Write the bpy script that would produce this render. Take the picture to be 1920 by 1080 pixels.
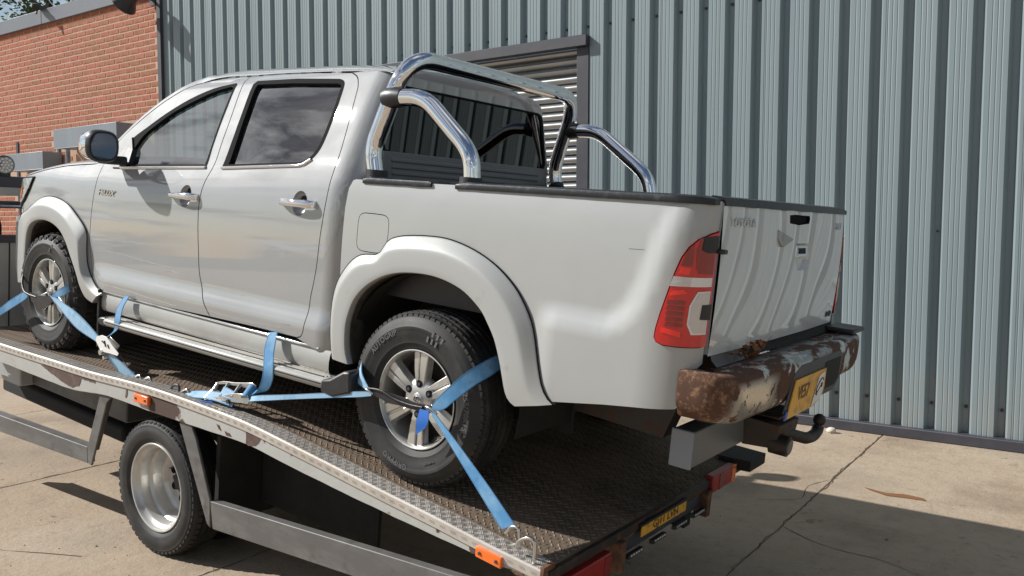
import bpy, math, random
from mathutils import Vector, Matrix, noise, geometry
random.seed(11)
SC=bpy.context.scene
for ob in list(bpy.data.objects): bpy.data.objects.remove(ob)
COL=SC.collection
R=math.radians
# ------------------------------------------------------------------ camera
yaw,pit,rol=R(35.076523),R(3.961714),R(-0.057316)
fwv=Vector((-math.sin(yaw)*math.cos(pit),math.cos(yaw)*math.cos(pit),-math.sin(pit)))
rtv=Vector((math.cos(yaw),math.sin(yaw),0)); dnv=fwv.cross(rtv)
r2=rtv*math.cos(rol)+dnv*math.sin(rol); d2=dnv*math.cos(rol)-rtv*math.sin(rol)
cam=bpy.data.cameras.new('camera'); co=bpy.data.objects.new('camera',cam); COL.objects.link(co)
co.matrix_world=Matrix(((r2.x,-d2.x,-fwv.x,0),(r2.y,-d2.y,-fwv.y,0),(r2.z,-d2.z,-fwv.z,1.735),(0,0,0,1)))
cam.sensor_width=36; cam.lens=30.0; cam.clip_start=.05; cam.clip_end=3000
SC.camera=co
# ------------------------------------------------------------------ light
SUN=Vector((1.22,0.62,-1.0)).normalized()      # travel direction of sunlight
elev=math.asin(-SUN.z); az=math.atan2(-SUN.x,-SUN.y)
W=bpy.data.worlds.new('World'); SC.world=W; W.use_nodes=True
nt=W.node_tree; nt.nodes.clear()
def wn(t,**k):
    n=nt.nodes.new(t)
    for a,b in k.items(): setattr(n,a,b)
    return n
out=wn('ShaderNodeOutputWorld'); bg=wn('ShaderNodeBackground'); bg.inputs[1].default_value=.066
sky=wn('ShaderNodeTexSky',sky_type='NISHITA'); sky.sun_disc=False; sky.sun_elevation=elev; sky.sun_rotation=az
sky.air_density=1.3; sky.dust_density=.6; sky.ozone_density=1.5
tc=wn('ShaderNodeTexCoord'); sep=wn('ShaderNodeSeparateXYZ'); nt.links.new(tc.outputs['Generated'],sep.inputs[0])
mz=wn('ShaderNodeMath',operation='MAXIMUM'); nt.links.new(sep.outputs['Z'],mz.inputs[0]); mz.inputs[1].default_value=0
az_=wn('ShaderNodeMath',operation='ADD'); nt.links.new(mz.outputs[0],az_.inputs[0]); az_.inputs[1].default_value=.16
dx=wn('ShaderNodeMath',operation='DIVIDE'); nt.links.new(sep.outputs['X'],dx.inputs[0]); nt.links.new(az_.outputs[0],dx.inputs[1])
dy=wn('ShaderNodeMath',operation='DIVIDE'); nt.links.new(sep.outputs['Y'],dy.inputs[0]); nt.links.new(az_.outputs[0],dy.inputs[1])
cmb=wn('ShaderNodeCombineXYZ'); nt.links.new(dx.outputs[0],cmb.inputs[0]); nt.links.new(dy.outputs[0],cmb.inputs[1]); cmb.inputs[2].default_value=5.1
n1=wn('ShaderNodeTexNoise'); n1.inputs['Scale'].default_value=.85; n1.inputs['Detail'].default_value=9; n1.inputs['Roughness'].default_value=.56; n1.inputs['Distortion'].default_value=.5
nt.links.new(cmb.outputs[0],n1.inputs['Vector'])
cr=wn('ShaderNodeValToRGB'); cr.color_ramp.elements[0].position=.43; cr.color_ramp.elements[0].color=(0,0,0,1); cr.color_ramp.elements[1].position=.60; cr.color_ramp.elements[1].color=(1,1,1,1)
nt.links.new(n1.outputs['Fac'],cr.inputs[0])
n2=wn('ShaderNodeTexNoise'); n2.inputs['Scale'].default_value=2.1; n2.inputs['Distortion'].default_value=.4; n2.inputs['Detail'].default_value=7; n2.inputs['Roughness'].default_value=.6
nt.links.new(cmb.outputs[0],n2.inputs['Vector'])
cc=wn('ShaderNodeValToRGB'); cc.color_ramp.elements[0].position=.43; cc.color_ramp.elements[0].color=(1.2,1.35,1.8,1); cc.color_ramp.elements[1].position=.57; cc.color_ramp.elements[1].color=(13,13,13.3,1)
nt.links.new(n2.outputs['Fac'],cc.inputs[0])
mx=wn('ShaderNodeMix',data_type='RGBA'); nt.links.new(cr.outputs[0],mx.inputs[0]); nt.links.new(sky.outputs[0],mx.inputs[6]); nt.links.new(cc.outputs[0],mx.inputs[7])
nt.links.new(mx.outputs[2],bg.inputs[0]); nt.links.new(bg.outputs[0],out.inputs[0])
sl=bpy.data.lights.new('sun','SUN'); sl.energy=5.0; sl.angle=R(.5); sl.color=(1,.98,.94)
so=bpy.data.objects.new('sun',sl); COL.objects.link(so); so.rotation_euler=SUN.to_track_quat('-Z','Y').to_euler(); so.location=(-20,-10,20)
SC.view_settings.view_transform='Standard'; SC.view_settings.look='None'; SC.view_settings.exposure=0.27; SC.view_settings.gamma=1
SC.view_settings.use_curve_mapping=False
SC.render.engine='CYCLES'
SC.cycles.max_bounces=8; SC.cycles.transparent_max_bounces=16; SC.cycles.sample_clamp_indirect=6; SC.cycles.use_denoising=True
# ------------------------------------------------------------------ frames
# vehicle frame: x towards the front, y to the left side, z up, origin on rear axle centre line
MP=Matrix(((-0.995268,-0.016653,0.09573,-2.309666),(0.017205,-0.99984,0.004942,3.491711),(0.095633,0.006566,0.995395,1.026861),(0,0,0,1)))
OFF={}
def thing(name,label,cat,loc=(0,0,0),frame='w',group=None):
    o=bpy.data.objects.new(name,None); COL.objects.link(o); o.empty_display_size=.1
    o.matrix_world=(MP if frame=='l' else Matrix())@Matrix.Translation(loc)
    o['label']=label; o['category']=cat
    if group: o['group']=group
    OFF[o.name]=Vector(loc); return o
def obj(name,V,F,mat,parent=None,smooth=0,normals=None,frame='w',loc=None,label=None,cat=None,kind=None,group=None,bev=0,seg=2):
    off=OFF[parent.name] if parent is not None else Vector(loc or (0,0,0))
    me=bpy.data.meshes.new(name)
    me.from_pydata([tuple(Vector(v)-off) for v in V],[],F); me.validate(clean_customdata=False)
    if mat: me.materials.append(mat)
    if smooth:
        me.shade_smooth()
        if smooth<180: me.set_sharp_from_angle(angle=R(smooth))
    if normals: 
        me.shade_smooth(); me.normals_split_custom_set_from_vertices(normals)
    me.update()
    o=bpy.data.objects.new(name,me); COL.objects.link(o)
    if parent is not None: o.parent=parent
    else: o.matrix_world=(MP if frame=='l' else Matrix())@Matrix.Translation(off)
    OFF[o.name]=off
    if label: o['label']=label
    if cat: o['category']=cat
    if kind: o['kind']=kind
    if group: o['group']=group
    if bev:
        m=o.modifiers.new('bevel','BEVEL'); m.width=bev; m.segments=seg; m.limit_method='ANGLE'; m.angle_limit=R(35)
        me.shade_smooth(); me.set_sharp_from_angle(angle=R(60)); m.harden_normals=False
    return o
class MB:
    def __init__(s): s.V=[]; s.F=[]
    def add(s,V,F):
        n=len(s.V); s.V+=[Vector(v) for v in V]; s.F+=[tuple(i+n for i in f) for f in F]; return s
    def box(s,c,d,rot=None):
        c=Vector(c); h=Vector(d)/2; P=[]
        for sx in (-1,1):
            for sy in (-1,1):
                for sz in (-1,1):
                    v=Vector((sx*h.x,sy*h.y,sz*h.z)); P.append(c+((rot@v) if rot else v))
        return s.add(P,[(0,1,3,2),(4,6,7,5),(0,4,5,1),(2,3,7,6),(0,2,6,4),(1,5,7,3)])
    def hexa(s,P): # 8 points: bottom 4 ccw, top 4
        return s.add(P,[(3,2,1,0),(4,5,6,7),(0,1,5,4),(1,2,6,5),(2,3,7,6),(3,0,4,7)])
    def cyl(s,p0,p1,r0,r1=None,n=16,caps=True):
        r1=r0 if r1 is None else r1; p0=Vector(p0); p1=Vector(p1); d=(p1-p0).normalized()
        a=d.orthogonal().normalized(); b=d.cross(a); P=[]
        for p,r in ((p0,r0),(p1,r1)):
            for i in range(n):
                t=2*math.pi*i/n; P.append(p+(a*math.cos(t)+b*math.sin(t))*r)
        F=[(i,(i+1)%n,n+(i+1)%n,n+i) for i in range(n)]
        if caps: F+=[tuple(range(n-1,-1,-1)),tuple(range(n,2*n))]
        return s.add(P,F)
    def tube(s,path,r,n=14,caps=True,closed=False):
        P=[Vector(p) for p in path]; m=len(P); V=[]; a=None
        for i in range(m):
            if closed: d=(P[(i+1)%m]-P[i-1]).normalized()
            else: d=(P[min(i+1,m-1)]-P[max(i-1,0)]).normalized()
            if a is None: a=d.orthogonal().normalized()
            else: a=(a-d*a.dot(d)).normalized()
            b=d.cross(a)
            rr=r[i] if isinstance(r,(list,tuple)) else r
            for k in range(n):
                t=2*math.pi*k/n; V.append(P[i]+(a*math.cos(t)+b*math.sin(t))*rr)
        F=[]
        for i in range(m if closed else m-1):
            j=(i+1)%m
            for k in range(n): F.append((i*n+k,i*n+(k+1)%n,j*n+(k+1)%n,j*n+k))
        if caps and not closed: F+=[tuple(range(n-1,-1,-1)),tuple(range((m-1)*n,m*n))]
        return s.add(V,F)
    def prism(s,poly,f0,f1): # poly 2d, f0/f1 map (a,b)->3d
        n=len(poly); V=[f0(*p) for p in poly]+[f1(*p) for p in poly]
        return s.add(V,[tuple(range(n-1,-1,-1)),tuple(range(n,2*n))]+[(i,(i+1)%n,n+(i+1)%n,n+i) for i in range(n)])
    def ribbon(s,edges,th=.0025):
        n=len(edges); V=[]
        for i,(a,b) in enumerate(edges):
            a=Vector(a); b=Vector(b)
            j=min(i+1,n-1); k=max(i-1,0)
            t=(Vector(edges[j][0])+Vector(edges[j][1])-Vector(edges[k][0])-Vector(edges[k][1]))
            nn=(b-a).cross(t)
            nn=nn.normalized()*th if nn.length>1e-9 else Vector((0,th,0))
            V+=[a+nn,b+nn,b-nn,a-nn]
        F=[]
        for i in range(n-1):
            for k in range(4): F.append((i*4+k,i*4+(k+1)%4,(i+1)*4+(k+1)%4,(i+1)*4+k))
        F+=[(3,2,1,0),((n-1)*4,(n-1)*4+1,(n-1)*4+2,(n-1)*4+3)]
        return s.add(V,F)
    def grid(s,rows):
        m=len(rows[0]); V=[p for r in rows for p in r]
        F=[(i*m+j,i*m+j+1,(i+1)*m+j+1,(i+1)*m+j) for i in range(len(rows)-1) for j in range(m-1)]
        return s.add(V,F)
    def obj(s,name,mat,parent=None,**k): return obj(name,s.V,s.F,mat,parent,**k)
def crom(P,n=6,closed=False):
    P=[Vector(p) for p in P]; m=len(P); out=[]
    rng=range(m) if closed else range(m-1)
    for i in rng:
        p0=P[(i-1)%m] if closed or i>0 else P[0]*2-P[1]
        p1=P[i]; p2=P[(i+1)%m]; p3=P[(i+2)%m] if closed or i+2<m else P[-1]*2-P[-2]
        for k in range(n):
            t=k/n; out.append(.5*((2*p1)+(p2-p0)*t+(2*p0-5*p1+4*p2-p3)*t*t+(3*p1-p0-3*p2+p3)*t**3))
    if not closed: out.append(P[-1])
    return out
def bend(P,rad,n=6):  # polyline with filleted corners
    P=[Vector(p) for p in P]; out=[P[0]]
    for i in range(1,len(P)-1):
        a=(P[i-1]-P[i]); b=(P[i+1]-P[i]); r=rad[i-1] if isinstance(rad,(list,tuple)) else rad
        la=min(r,a.length*.49); lb=min(r,b.length*.49)
        q0=P[i]+a.normalized()*la; q1=P[i]+b.normalized()*lb
        for k in range(n+1):
            t=k/n; out.append((1-t)**2*q0+2*t*(1-t)*P[i]+t*t*q1)
    out.append(P[-1]); return out
# ------------------------------------------------------------------ materials
def mat(name,col,rough=.5,metal=0.0,spec=.5,coat=0.0,coatr=.04,coatior=1.5,layers=(),bump=(),rvar=None,objvar=0.0,stretch=None,aniso=0):
    m=bpy.data.materials.new(name); m.use_nodes=True; t=m.node_tree; L=t.links; N=t.nodes
    b=N['Principled BSDF']; b.inputs['Roughness'].default_value=rough; b.inputs['Metallic'].default_value=metal
    b.inputs['Specular IOR Level'].default_value=spec; b.inputs['Coat Weight'].default_value=coat; b.inputs['Coat Roughness'].default_value=coatr; b.inputs['Coat IOR'].default_value=coatior
    tcn=N.new('ShaderNodeTexCoord')
    rgb=N.new('ShaderNodeRGB'); rgb.outputs[0].default_value=(*col,1); cur=rgb.outputs[0]
    rcur=None; mcur=None
    def nz(scale,detail=5,rough=.6,st=None,dist=0):
        mp=N.new('ShaderNodeMapping'); L.new(tcn.outputs['Object'],mp.inputs[0])
        if st: mp.inputs['Scale'].default_value=st
        q=N.new('ShaderNodeTexNoise'); q.inputs['Scale'].default_value=scale; q.inputs['Detail'].default_value=detail; q.inputs['Roughness'].default_value=rough; q.inputs['Distortion'].default_value=dist
        L.new(mp.outputs[0],q.inputs['Vector']); return q.outputs['Fac']
    def mr(s,a,b_,c=0,d=1):
        q=N.new('ShaderNodeMapRange'); L.new(s,q.inputs[0]); q.inputs[1].default_value=a; q.inputs[2].default_value=b_; q.inputs[3].default_value=c; q.inputs[4].default_value=d
        return q.outputs[0]
    def mul(a,b_,op='MULTIPLY'):
        q=N.new('ShaderNodeMath'); q.operation=op
        for i,v in enumerate((a,b_)):
            if isinstance(v,(int,float)): q.inputs[i].default_value=v
            else: L.new(v,q.inputs[i])
        return q.outputs[0]
    if objvar:
        oi=N.new('ShaderNodeObjectInfo'); hv=N.new('ShaderNodeHueSaturation'); L.new(cur,hv.inputs['Color'])
        L.new(mr(oi.outputs['Random'],0,1,1-objvar,1+objvar),hv.inputs['Value']); L.new(mr(oi.outputs['Random'],1,0,.49,.51),hv.inputs['Hue']); cur=hv.outputs[0]
    for ly in layers:
        f=mr(nz(ly.get('scale',5),ly.get('detail',6),ly.get('nr',.6),ly.get('st'),ly.get('dist',0)),ly.get('lo',.4),ly.get('hi',.6))
        for ax,a,b_ in ly.get('lim',()):
            sp=N.new('ShaderNodeSeparateXYZ'); L.new(tcn.outputs['Object'],sp.inputs[0]); f=mul(f,mr(sp.outputs[ax],a,b_))
        if 'amt' in ly: f=mul(f,ly['amt'])
        x=N.new('ShaderNodeMix'); x.data_type='RGBA'; L.new(f,x.inputs[0]); L.new(cur,x.inputs[6]); x.inputs[7].default_value=(*ly['col'],1); cur=x.outputs[2]
        if 'rough' in ly:
            x=N.new('ShaderNodeMix'); L.new(f,x.inputs[0])
            if rcur is None: x.inputs[2].default_value=rough
            else: L.new(rcur,x.inputs[2])
            x.inputs[3].default_value=ly['rough']; rcur=x.outputs[0]
        if 'metal' in ly:
            x=N.new('ShaderNodeMix'); L.new(f,x.inputs[0])
            if mcur is None: x.inputs[2].default_value=metal
            else: L.new(mcur,x.inputs[2])
            x.inputs[3].default_value=ly['metal']; mcur=x.outputs[0]
    if rvar:
        s=mr(nz(rvar[0],6),.3,.7,-rvar[1],rvar[1]); rcur=mul(s,rcur if rcur is not None else rough,'ADD')
    L.new(cur,b.inputs['Base Color'])
    if rcur is not None: L.new(rcur,b.inputs['Roughness'])
    if mcur is not None: L.new(mcur,b.inputs['Metallic'])
    prev=None
    for bp in bump:  # (scale,strength,distance[,stretch,detail])
        q=N.new('ShaderNodeBump'); q.inputs['Strength'].default_value=bp[1]; q.inputs['Distance'].default_value=bp[2]
        L.new(nz(bp[0],bp[4] if len(bp)>4 else 4,.55,bp[3] if len(bp)>3 else None),q.inputs['Height'])
        if prev: L.new(prev,q.inputs['Normal'])
        prev=q.outputs[0]
    if prev: L.new(prev,b.inputs['Normal'])
    return m
def glass(name,tint,frough=.0,refl=1.0,ior=1.75):
    m=bpy.data.materials.new(name); m.use_nodes=True; t=m.node_tree; t.nodes.clear(); N=t.nodes; L=t.links
    o=N.new('ShaderNodeOutputMaterial'); tr=N.new('ShaderNodeBsdfTransparent'); tr.inputs[0].default_value=(*tint,1)
    g=N.new('ShaderNodeBsdfGlossy'); g.inputs['Roughness'].default_value=frough; g.inputs['Color'].default_value=(refl,refl,refl,1)
    fr=N.new('ShaderNodeFresnel'); fr.inputs[0].default_value=ior
    x=N.new('ShaderNodeMixShader'); L.new(fr.outputs[0],x.inputs[0]); L.new(tr.outputs[0],x.inputs[1]); L.new(g.outputs[0],x.inputs[2]); L.new(x.outputs[0],o.inputs[0])
    return m
dirt=dict(col=(.19,.155,.11),scale=3.2,lo=.30,hi=.75,rough=.65,metal=.0,lim=((2,.62,.28),),amt=.55)
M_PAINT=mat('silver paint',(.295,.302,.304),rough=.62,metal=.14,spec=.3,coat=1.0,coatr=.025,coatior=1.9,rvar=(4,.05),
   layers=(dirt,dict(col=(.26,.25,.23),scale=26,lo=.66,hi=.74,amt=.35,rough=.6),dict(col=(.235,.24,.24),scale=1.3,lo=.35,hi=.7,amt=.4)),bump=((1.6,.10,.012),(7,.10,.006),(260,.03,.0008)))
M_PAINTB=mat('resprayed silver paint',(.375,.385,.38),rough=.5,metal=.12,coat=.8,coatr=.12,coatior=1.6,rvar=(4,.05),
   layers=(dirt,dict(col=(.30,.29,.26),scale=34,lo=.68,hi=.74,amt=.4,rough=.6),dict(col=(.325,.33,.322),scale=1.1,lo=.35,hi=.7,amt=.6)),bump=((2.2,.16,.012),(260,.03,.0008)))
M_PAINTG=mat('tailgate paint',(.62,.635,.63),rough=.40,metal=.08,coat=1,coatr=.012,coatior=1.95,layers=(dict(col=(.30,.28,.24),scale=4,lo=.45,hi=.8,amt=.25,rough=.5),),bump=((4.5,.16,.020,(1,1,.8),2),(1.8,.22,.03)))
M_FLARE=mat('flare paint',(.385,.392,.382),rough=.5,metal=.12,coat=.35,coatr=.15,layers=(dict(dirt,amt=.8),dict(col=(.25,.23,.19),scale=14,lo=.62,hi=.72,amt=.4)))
M_CHROME=mat('chrome',(.82,.82,.84),rough=.045,metal=1,layers=(dict(col=(.35,.33,.31),scale=30,lo=.68,hi=.76,amt=.3,rough=.3),))
M_RIM=mat('alloy wheel silver',(.62,.62,.60),rough=.30,metal=.75,coat=.3,layers=(dict(col=(.22,.19,.16),scale=9,lo=.45,hi=.75,amt=.6,rough=.7),))
M_TYRE=mat('tyre rubber',(.013,.013,.014),rough=.62,layers=(dict(col=(.075,.065,.054),scale=7,lo=.45,hi=.75,amt=.5,rough=.85),),bump=((90,.15,.001),))
M_LET=mat('tyre lettering',(.11,.11,.112),rough=.6)
M_BLACK=mat('black trim plastic',(.018,.018,.021),rough=.42,layers=(dict(col=(.06,.06,.06),scale=12,lo=.5,hi=.75,amt=.5,rough=.7),))
M_CAP=mat('weathered rail cap',(.010,.011,.014),rough=.34,layers=(dict(col=(.04,.04,.045),scale=30,lo=.55,hi=.70,amt=.4,rough=.6),),bump=((60,.3,.002),))
M_SEAL=mat('rubber seal',(.008,.008,.009),rough=.85,spec=.12)
M_DARK=mat('dark underbody',(.012,.012,.012),rough=.8)
M_ARCH=mat('wheel arch liner',(.009,.009,.009),rough=.9,layers=(dict(col=(.03,.026,.02),scale=6,lo=.4,hi=.75,amt=.6),),bump=((25,.4,.006),))
M_GF=glass('front door glass',(.45,.55,.55),ior=2.7); M_GR=glass('tinted glass',(.05,.05,.055),ior=3.4); M_GRW=glass('rear window glass',(.018,.022,.034),refl=.9)
M_INT=mat('grey interior cloth',(.05,.05,.052),rough=.9)
M_RED=mat('red lamp lens',(.60,.006,.007),rough=.08,coat=1,coatr=.02,bump=((3,.2,.01),)); M_REDB=mat('bright red lens',(.95,.016,.010),rough=.10,coat=1,coatr=.02)
M_REDD=mat('dark red lens',(.24,.004,.008),rough=.10,coat=1,coatr=.02,bump=((40,.3,.002,(.2,1,3)),))
M_CLR=mat('clear lamp lens',(.74,.72,.70),rough=.12,coat=1,bump=((60,.5,.002,(.2,1,2)),)); M_CLRG=mat('grey reflector lens',(.56,.55,.55),rough=.15,metal=.4,coat=1,bump=((50,.5,.003,(.3,1,2)),))
M_TAPE=mat('black tape',(.016,.017,.020),rough=.35,bump=((20,.5,.004),))
M_BUMP=mat('rusted chrome bumper',(.66,.66,.66),rough=.12,metal=1,layers=(dict(col=(.085,.040,.024),scale=4.2,detail=10,nr=.68,lo=.44,hi=.475,rough=.88,metal=0),dict(col=(.17,.080,.035),scale=26,detail=8,lo=.56,hi=.66,rough=.9,metal=0,amt=.6),dict(col=(.60,.56,.48),scale=11,detail=8,lo=.40,hi=.44,rough=.2,metal=.8,lim=((1,.40,.52),(1,.80,.73),(2,.69,.66))),dict(col=(.30,.31,.315),scale=7,detail=9,st=(1,.35,1),lo=.50,hi=.54,rough=.35,metal=.6,lim=((2,.675,.695),)),dict(col=(.10,.05,.028),scale=17,detail=6,lo=.60,hi=.62,rough=.9,metal=0),dict(col=(.085,.040,.024),scale=20,detail=8,lo=.05,hi=.2,rough=.9,metal=0,lim=((1,.765,.80),)),dict(col=(.24,.13,.075),scale=30,detail=9,nr=.75,lo=.50,hi=.60,rough=.9,metal=0,lim=((1,.765,.80),))),bump=((40,.35,.003),))
M_RUST=mat('rusty steel',(.10,.048,.028),rough=.85,layers=(dict(col=(.20,.10,.05),scale=20,detail=9,lo=.5,hi=.65),dict(col=(.035,.02,.015),scale=9,lo=.5,hi=.7)),bump=((60,.5,.003),))
M_BEAM=mat('zinc grey beam',(.19,.195,.20),rough=.42,metal=.35,layers=(dict(col=(.20,.205,.21),scale=5,lo=.45,hi=.75,amt=.5),))
M_BEAME=mat('grey plastic end cap',(.24,.265,.30),rough=.55)
M_HITCH=mat('greasy black tow hitch',(.022,.018,.016),rough=.5,layers=(dict(col=(.07,.035,.022),scale=14,lo=.5,hi=.65,rough=.8),))
M_WHITEPL=mat('sticker white',(.78,.78,.76),rough=.35); M_YEL=mat('yellow number plate',(.78,.40,.03),rough=.4,layers=(dict(col=(.28,.17,.06),scale=22,detail=8,lo=.50,hi=.62,amt=.6),))
M_BLUE=mat('plate blue band',(.04,.08,.35),rough=.4); M_INK=mat('black ink',(.012,.012,.014),rough=.45)
M_WEB=mat('blue strap webbing',(.06,.215,.42),rough=.75,layers=(dict(col=(.22,.38,.52),scale=10,lo=.4,hi=.7,amt=.7),dict(col=(.05,.07,.09),scale=18,lo=.58,hi=.75,amt=.5)),bump=((240,.5,.0015),))
M_WEBL=mat('faded blue webbing',(.28,.45,.60),rough=.75,layers=(dict(col=(.12,.26,.45),scale=14,lo=.5,hi=.7,amt=.6),),bump=((240,.5,.0015),))
M_WEBN=mat('new blue webbing',(.015,.13,.50),rough=.7,bump=((240,.5,.0015),))
M_LEATH=mat('black strap sleeve',(.018,.017,.018),rough=.45,bump=((30,.5,.004),))
M_ZINC=mat('zinc plated steel',(.62,.63,.62),rough=.25,metal=.95,layers=(dict(col=(.30,.27,.22),scale=18,lo=.5,hi=.7,amt=.5,rough=.5),))
M_GALV=mat('cladding sheet',(.208,.262,.285),rough=.42,spec=.5,layers=(dict(col=(.235,.287,.302),scale=.8,lo=.35,hi=.7,st=(1,1,.25)),dict(col=(.16,.19,.195),scale=3,lo=.50,hi=.75,st=(3,3,.12),detail=2,amt=.3),dict(col=(.30,.27,.22),scale=5,lo=.3,hi=.8,lim=((2,.7,.05),),amt=.6)),bump=((.5,.10,.012,None,1),))
M_FRAME=mat('charcoal steel trim',(.045,.046,.058),rough=.5,layers=(dict(col=(.09,.09,.10),scale=5,lo=.45,hi=.8,amt=.5),))
M_SLAT=mat('galvanised shutter lath',(.40,.41,.415),rough=.30,metal=.75,layers=(dict(col=(.28,.285,.285),scale=2,lo=.4,hi=.7,amt=.5),))
M_BRICK=mat('red brick',(.36,.118,.063),rough=.9,objvar=.17,layers=(dict(col=(.22,.078,.052),scale=16,detail=8,lo=.5,hi=.65,amt=.55),dict(col=(.42,.22,.15),scale=5,lo=.5,hi=.75,amt=.6)),bump=((50,.6,.006),(14,.4,.01)))
M_MORT=mat('sand mortar',(.50,.335,.235),rough=.95,bump=((60,.5,.004),))
M_FASC=mat('grey steel fascia',(.155,.168,.195),rough=.42,layers=(dict(col=(.19,.205,.23),scale=2,lo=.4,hi=.7,amt=.6),))
M_CANO=mat('galvanised canopy',(.22,.25,.29),rough=.45,metal=.3,layers=(dict(col=(.29,.32,.36),scale=3,lo=.4,hi=.7,st=(1,1,.2),amt=.6),))
M_DKWIN=mat('dark glazing',(.012,.013,.015),rough=.12,coat=1)
M_CONC=mat('yard concrete',(.36,.275,.195),rough=.92,layers=(dict(col=(.42,.35,.265),scale=.9,lo=.4,hi=.7,amt=.8),dict(col=(.17,.13,.09),scale=1.1,detail=10,nr=.68,lo=.50,hi=.70,amt=.7),dict(col=(.13,.10,.07),scale=.45,detail=5,lo=.50,hi=.68,amt=.6),dict(col=(.24,.18,.12),scale=11,detail=8,nr=.7,lo=.5,hi=.7,amt=.55),dict(col=(.075,.055,.04),scale=2.6,detail=9,nr=.7,lo=.62,hi=.68,amt=.6),dict(col=(.50,.44,.36),scale=60,detail=3,lo=.60,hi=.70,amt=.5),dict(col=(.12,.095,.07),scale=34,detail=3,lo=.66,hi=.72,amt=.6)),bump=((110,.6,.004),(30,.6,.008),(8,.3,.01)))
M_JOINT=mat('joint dirt',(.07,.055,.04),rough=.95)
M_DECK=mat('worn deck plate',(.155,.115,.082),rough=.88,metal=0,spec=.2,layers=(dict(col=(.22,.165,.12),scale=3,lo=.4,hi=.7,amt=.8),dict(col=(.10,.072,.055),scale=2.3,detail=8,lo=.50,hi=.66,amt=.7),dict(col=(.17,.08,.04),scale=9,lo=.58,hi=.72,amt=.5)),bump=((120,.4,.002),))
M_LOZ=mat('worn tread lozenge',(.21,.16,.118),rough=.75,metal=.1,spec=.25,layers=(dict(col=(.10,.072,.055),scale=2.3,detail=8,lo=.50,hi=.66,amt=.7),dict(col=(.30,.25,.20),scale=4,detail=6,lo=.58,hi=.7,amt=.4)))
M_ALU=mat('aluminium tread trim',(.56,.52,.47),rough=.45,metal=.45,layers=(dict(col=(.30,.25,.20),scale=5,lo=.45,hi=.7,amt=.55,rough=.7),),bump=((90,.3,.002),))
M_RAIL=mat('peeling white paint',(.42,.42,.40),rough=.5,layers=(dict(col=(.36,.36,.335),scale=4,lo=.4,hi=.7,amt=.6),dict(col=(.075,.042,.035),scale=1.7,detail=10,nr=.6,lo=.56,hi=.572,rough=.8),dict(col=(.22,.11,.045),scale=7,detail=8,lo=.64,hi=.68,amt=.9)),bump=((22,.4,.004),))
M_HEAD=mat('head lamp lens',(.50,.49,.46),rough=.10,metal=.55,coat=1,layers=(dict(col=(.14,.14,.145),scale=16,lo=.50,hi=.58,amt=.7),),bump=((30,.6,.01),))
M_MUD=mat('muddy inner arch',(.075,.065,.052),rough=.9,layers=(dict(col=(.02,.018,.015),scale=12,lo=.4,hi=.65),),bump=((40,.4,.004),))
M_PRIM=mat('bare brown primer',(.085,.050,.042),rough=.7,layers=(dict(col=(.14,.09,.07),scale=18,lo=.45,hi=.7),),bump=((50,.4,.003),))
M_GUARD=mat('worn galvanised guard',(.125,.12,.115),rough=.55,metal=.25,layers=(dict(col=(.21,.205,.195),scale=3,lo=.45,hi=.7,amt=.7,st=(1,1,3)),dict(col=(.07,.058,.048),scale=9,lo=.55,hi=.7,amt=.7)),bump=((60,.3,.002),))
M_ORG=mat('amber marker lens',(.90,.17,.015),rough=.2,coat=1,bump=((80,.3,.001),))
M_STEELW=mat('painted steel wheel',(.56,.55,.52),rough=.32,metal=.45,layers=(dict(col=(.24,.21,.18),scale=6,lo=.48,hi=.72,amt=.7,rough=.6),))
M_PANEL=mat('pale grey carrier body',(.40,.41,.40),rough=.5,layers=(dict(col=(.25,.25,.24),scale=3,lo=.4,hi=.7,amt=.6),))
M_TAILRED=mat('red tail marker',(.30,.02,.018),rough=.35); M_LEAFD=mat('dead brown leaf',(.26,.10,.035),rough=.8)
M_LEAF=mat('green leaf',(.045,.075,.022),rough=.6,objvar=0,layers=(dict(col=(.10,.13,.04),scale=3,lo=.4,hi=.7),)); M_BARK=mat('bark',(.07,.055,.04),rough=.95)
M_LENS=mat('led work lamp lens',(.42,.40,.36),rough=.3,layers=(dict(col=(.12,.11,.10),scale=50,lo=.5,hi=.6),))
# ================================================================== SETTING
g=MB().box((0,0,-.20),(400,400,.37)); ground=g.obj('ground',M_JOINT,kind='structure')
def slab(x0,x1,y0,y1):
    m=MB(); b=.004; z=0; zb=-.02
    ring=lambda e,zz:[(x0+e,y0+e,zz),(x1-e,y0+e,zz),(x1-e,y1-e,zz),(x0+e,y1-e,zz)]
    m.add(ring(0,zb)+ring(0,z-b)+ring(b,z),[(0,1,5,4),(1,2,6,5),(2,3,7,6),(3,0,4,7),(4,5,9,8),(5,6,10,9),(6,7,11,10),(7,4,8,11),(8,9,10,11)])
    return m
xs=[-60,-38,-29.3,-26.9,-24.6,-22.2,-19.9,-17.5,-15.2,-12.9,-10.6,-8.3,-6.02,-3.67,-1.52,.75,3.1,5.4,7.7,10,40,90]
ys=[-90,-12,-5.3,1.35,7.66,60]
for i in range(len(xs)-1):
    for j in range(len(ys)-1):
        slab(xs[i]+.0022,xs[i+1]-.0022,ys[j]+.003,ys[j+1]-.003).obj('concrete_slab',M_CONC,ground)
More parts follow.
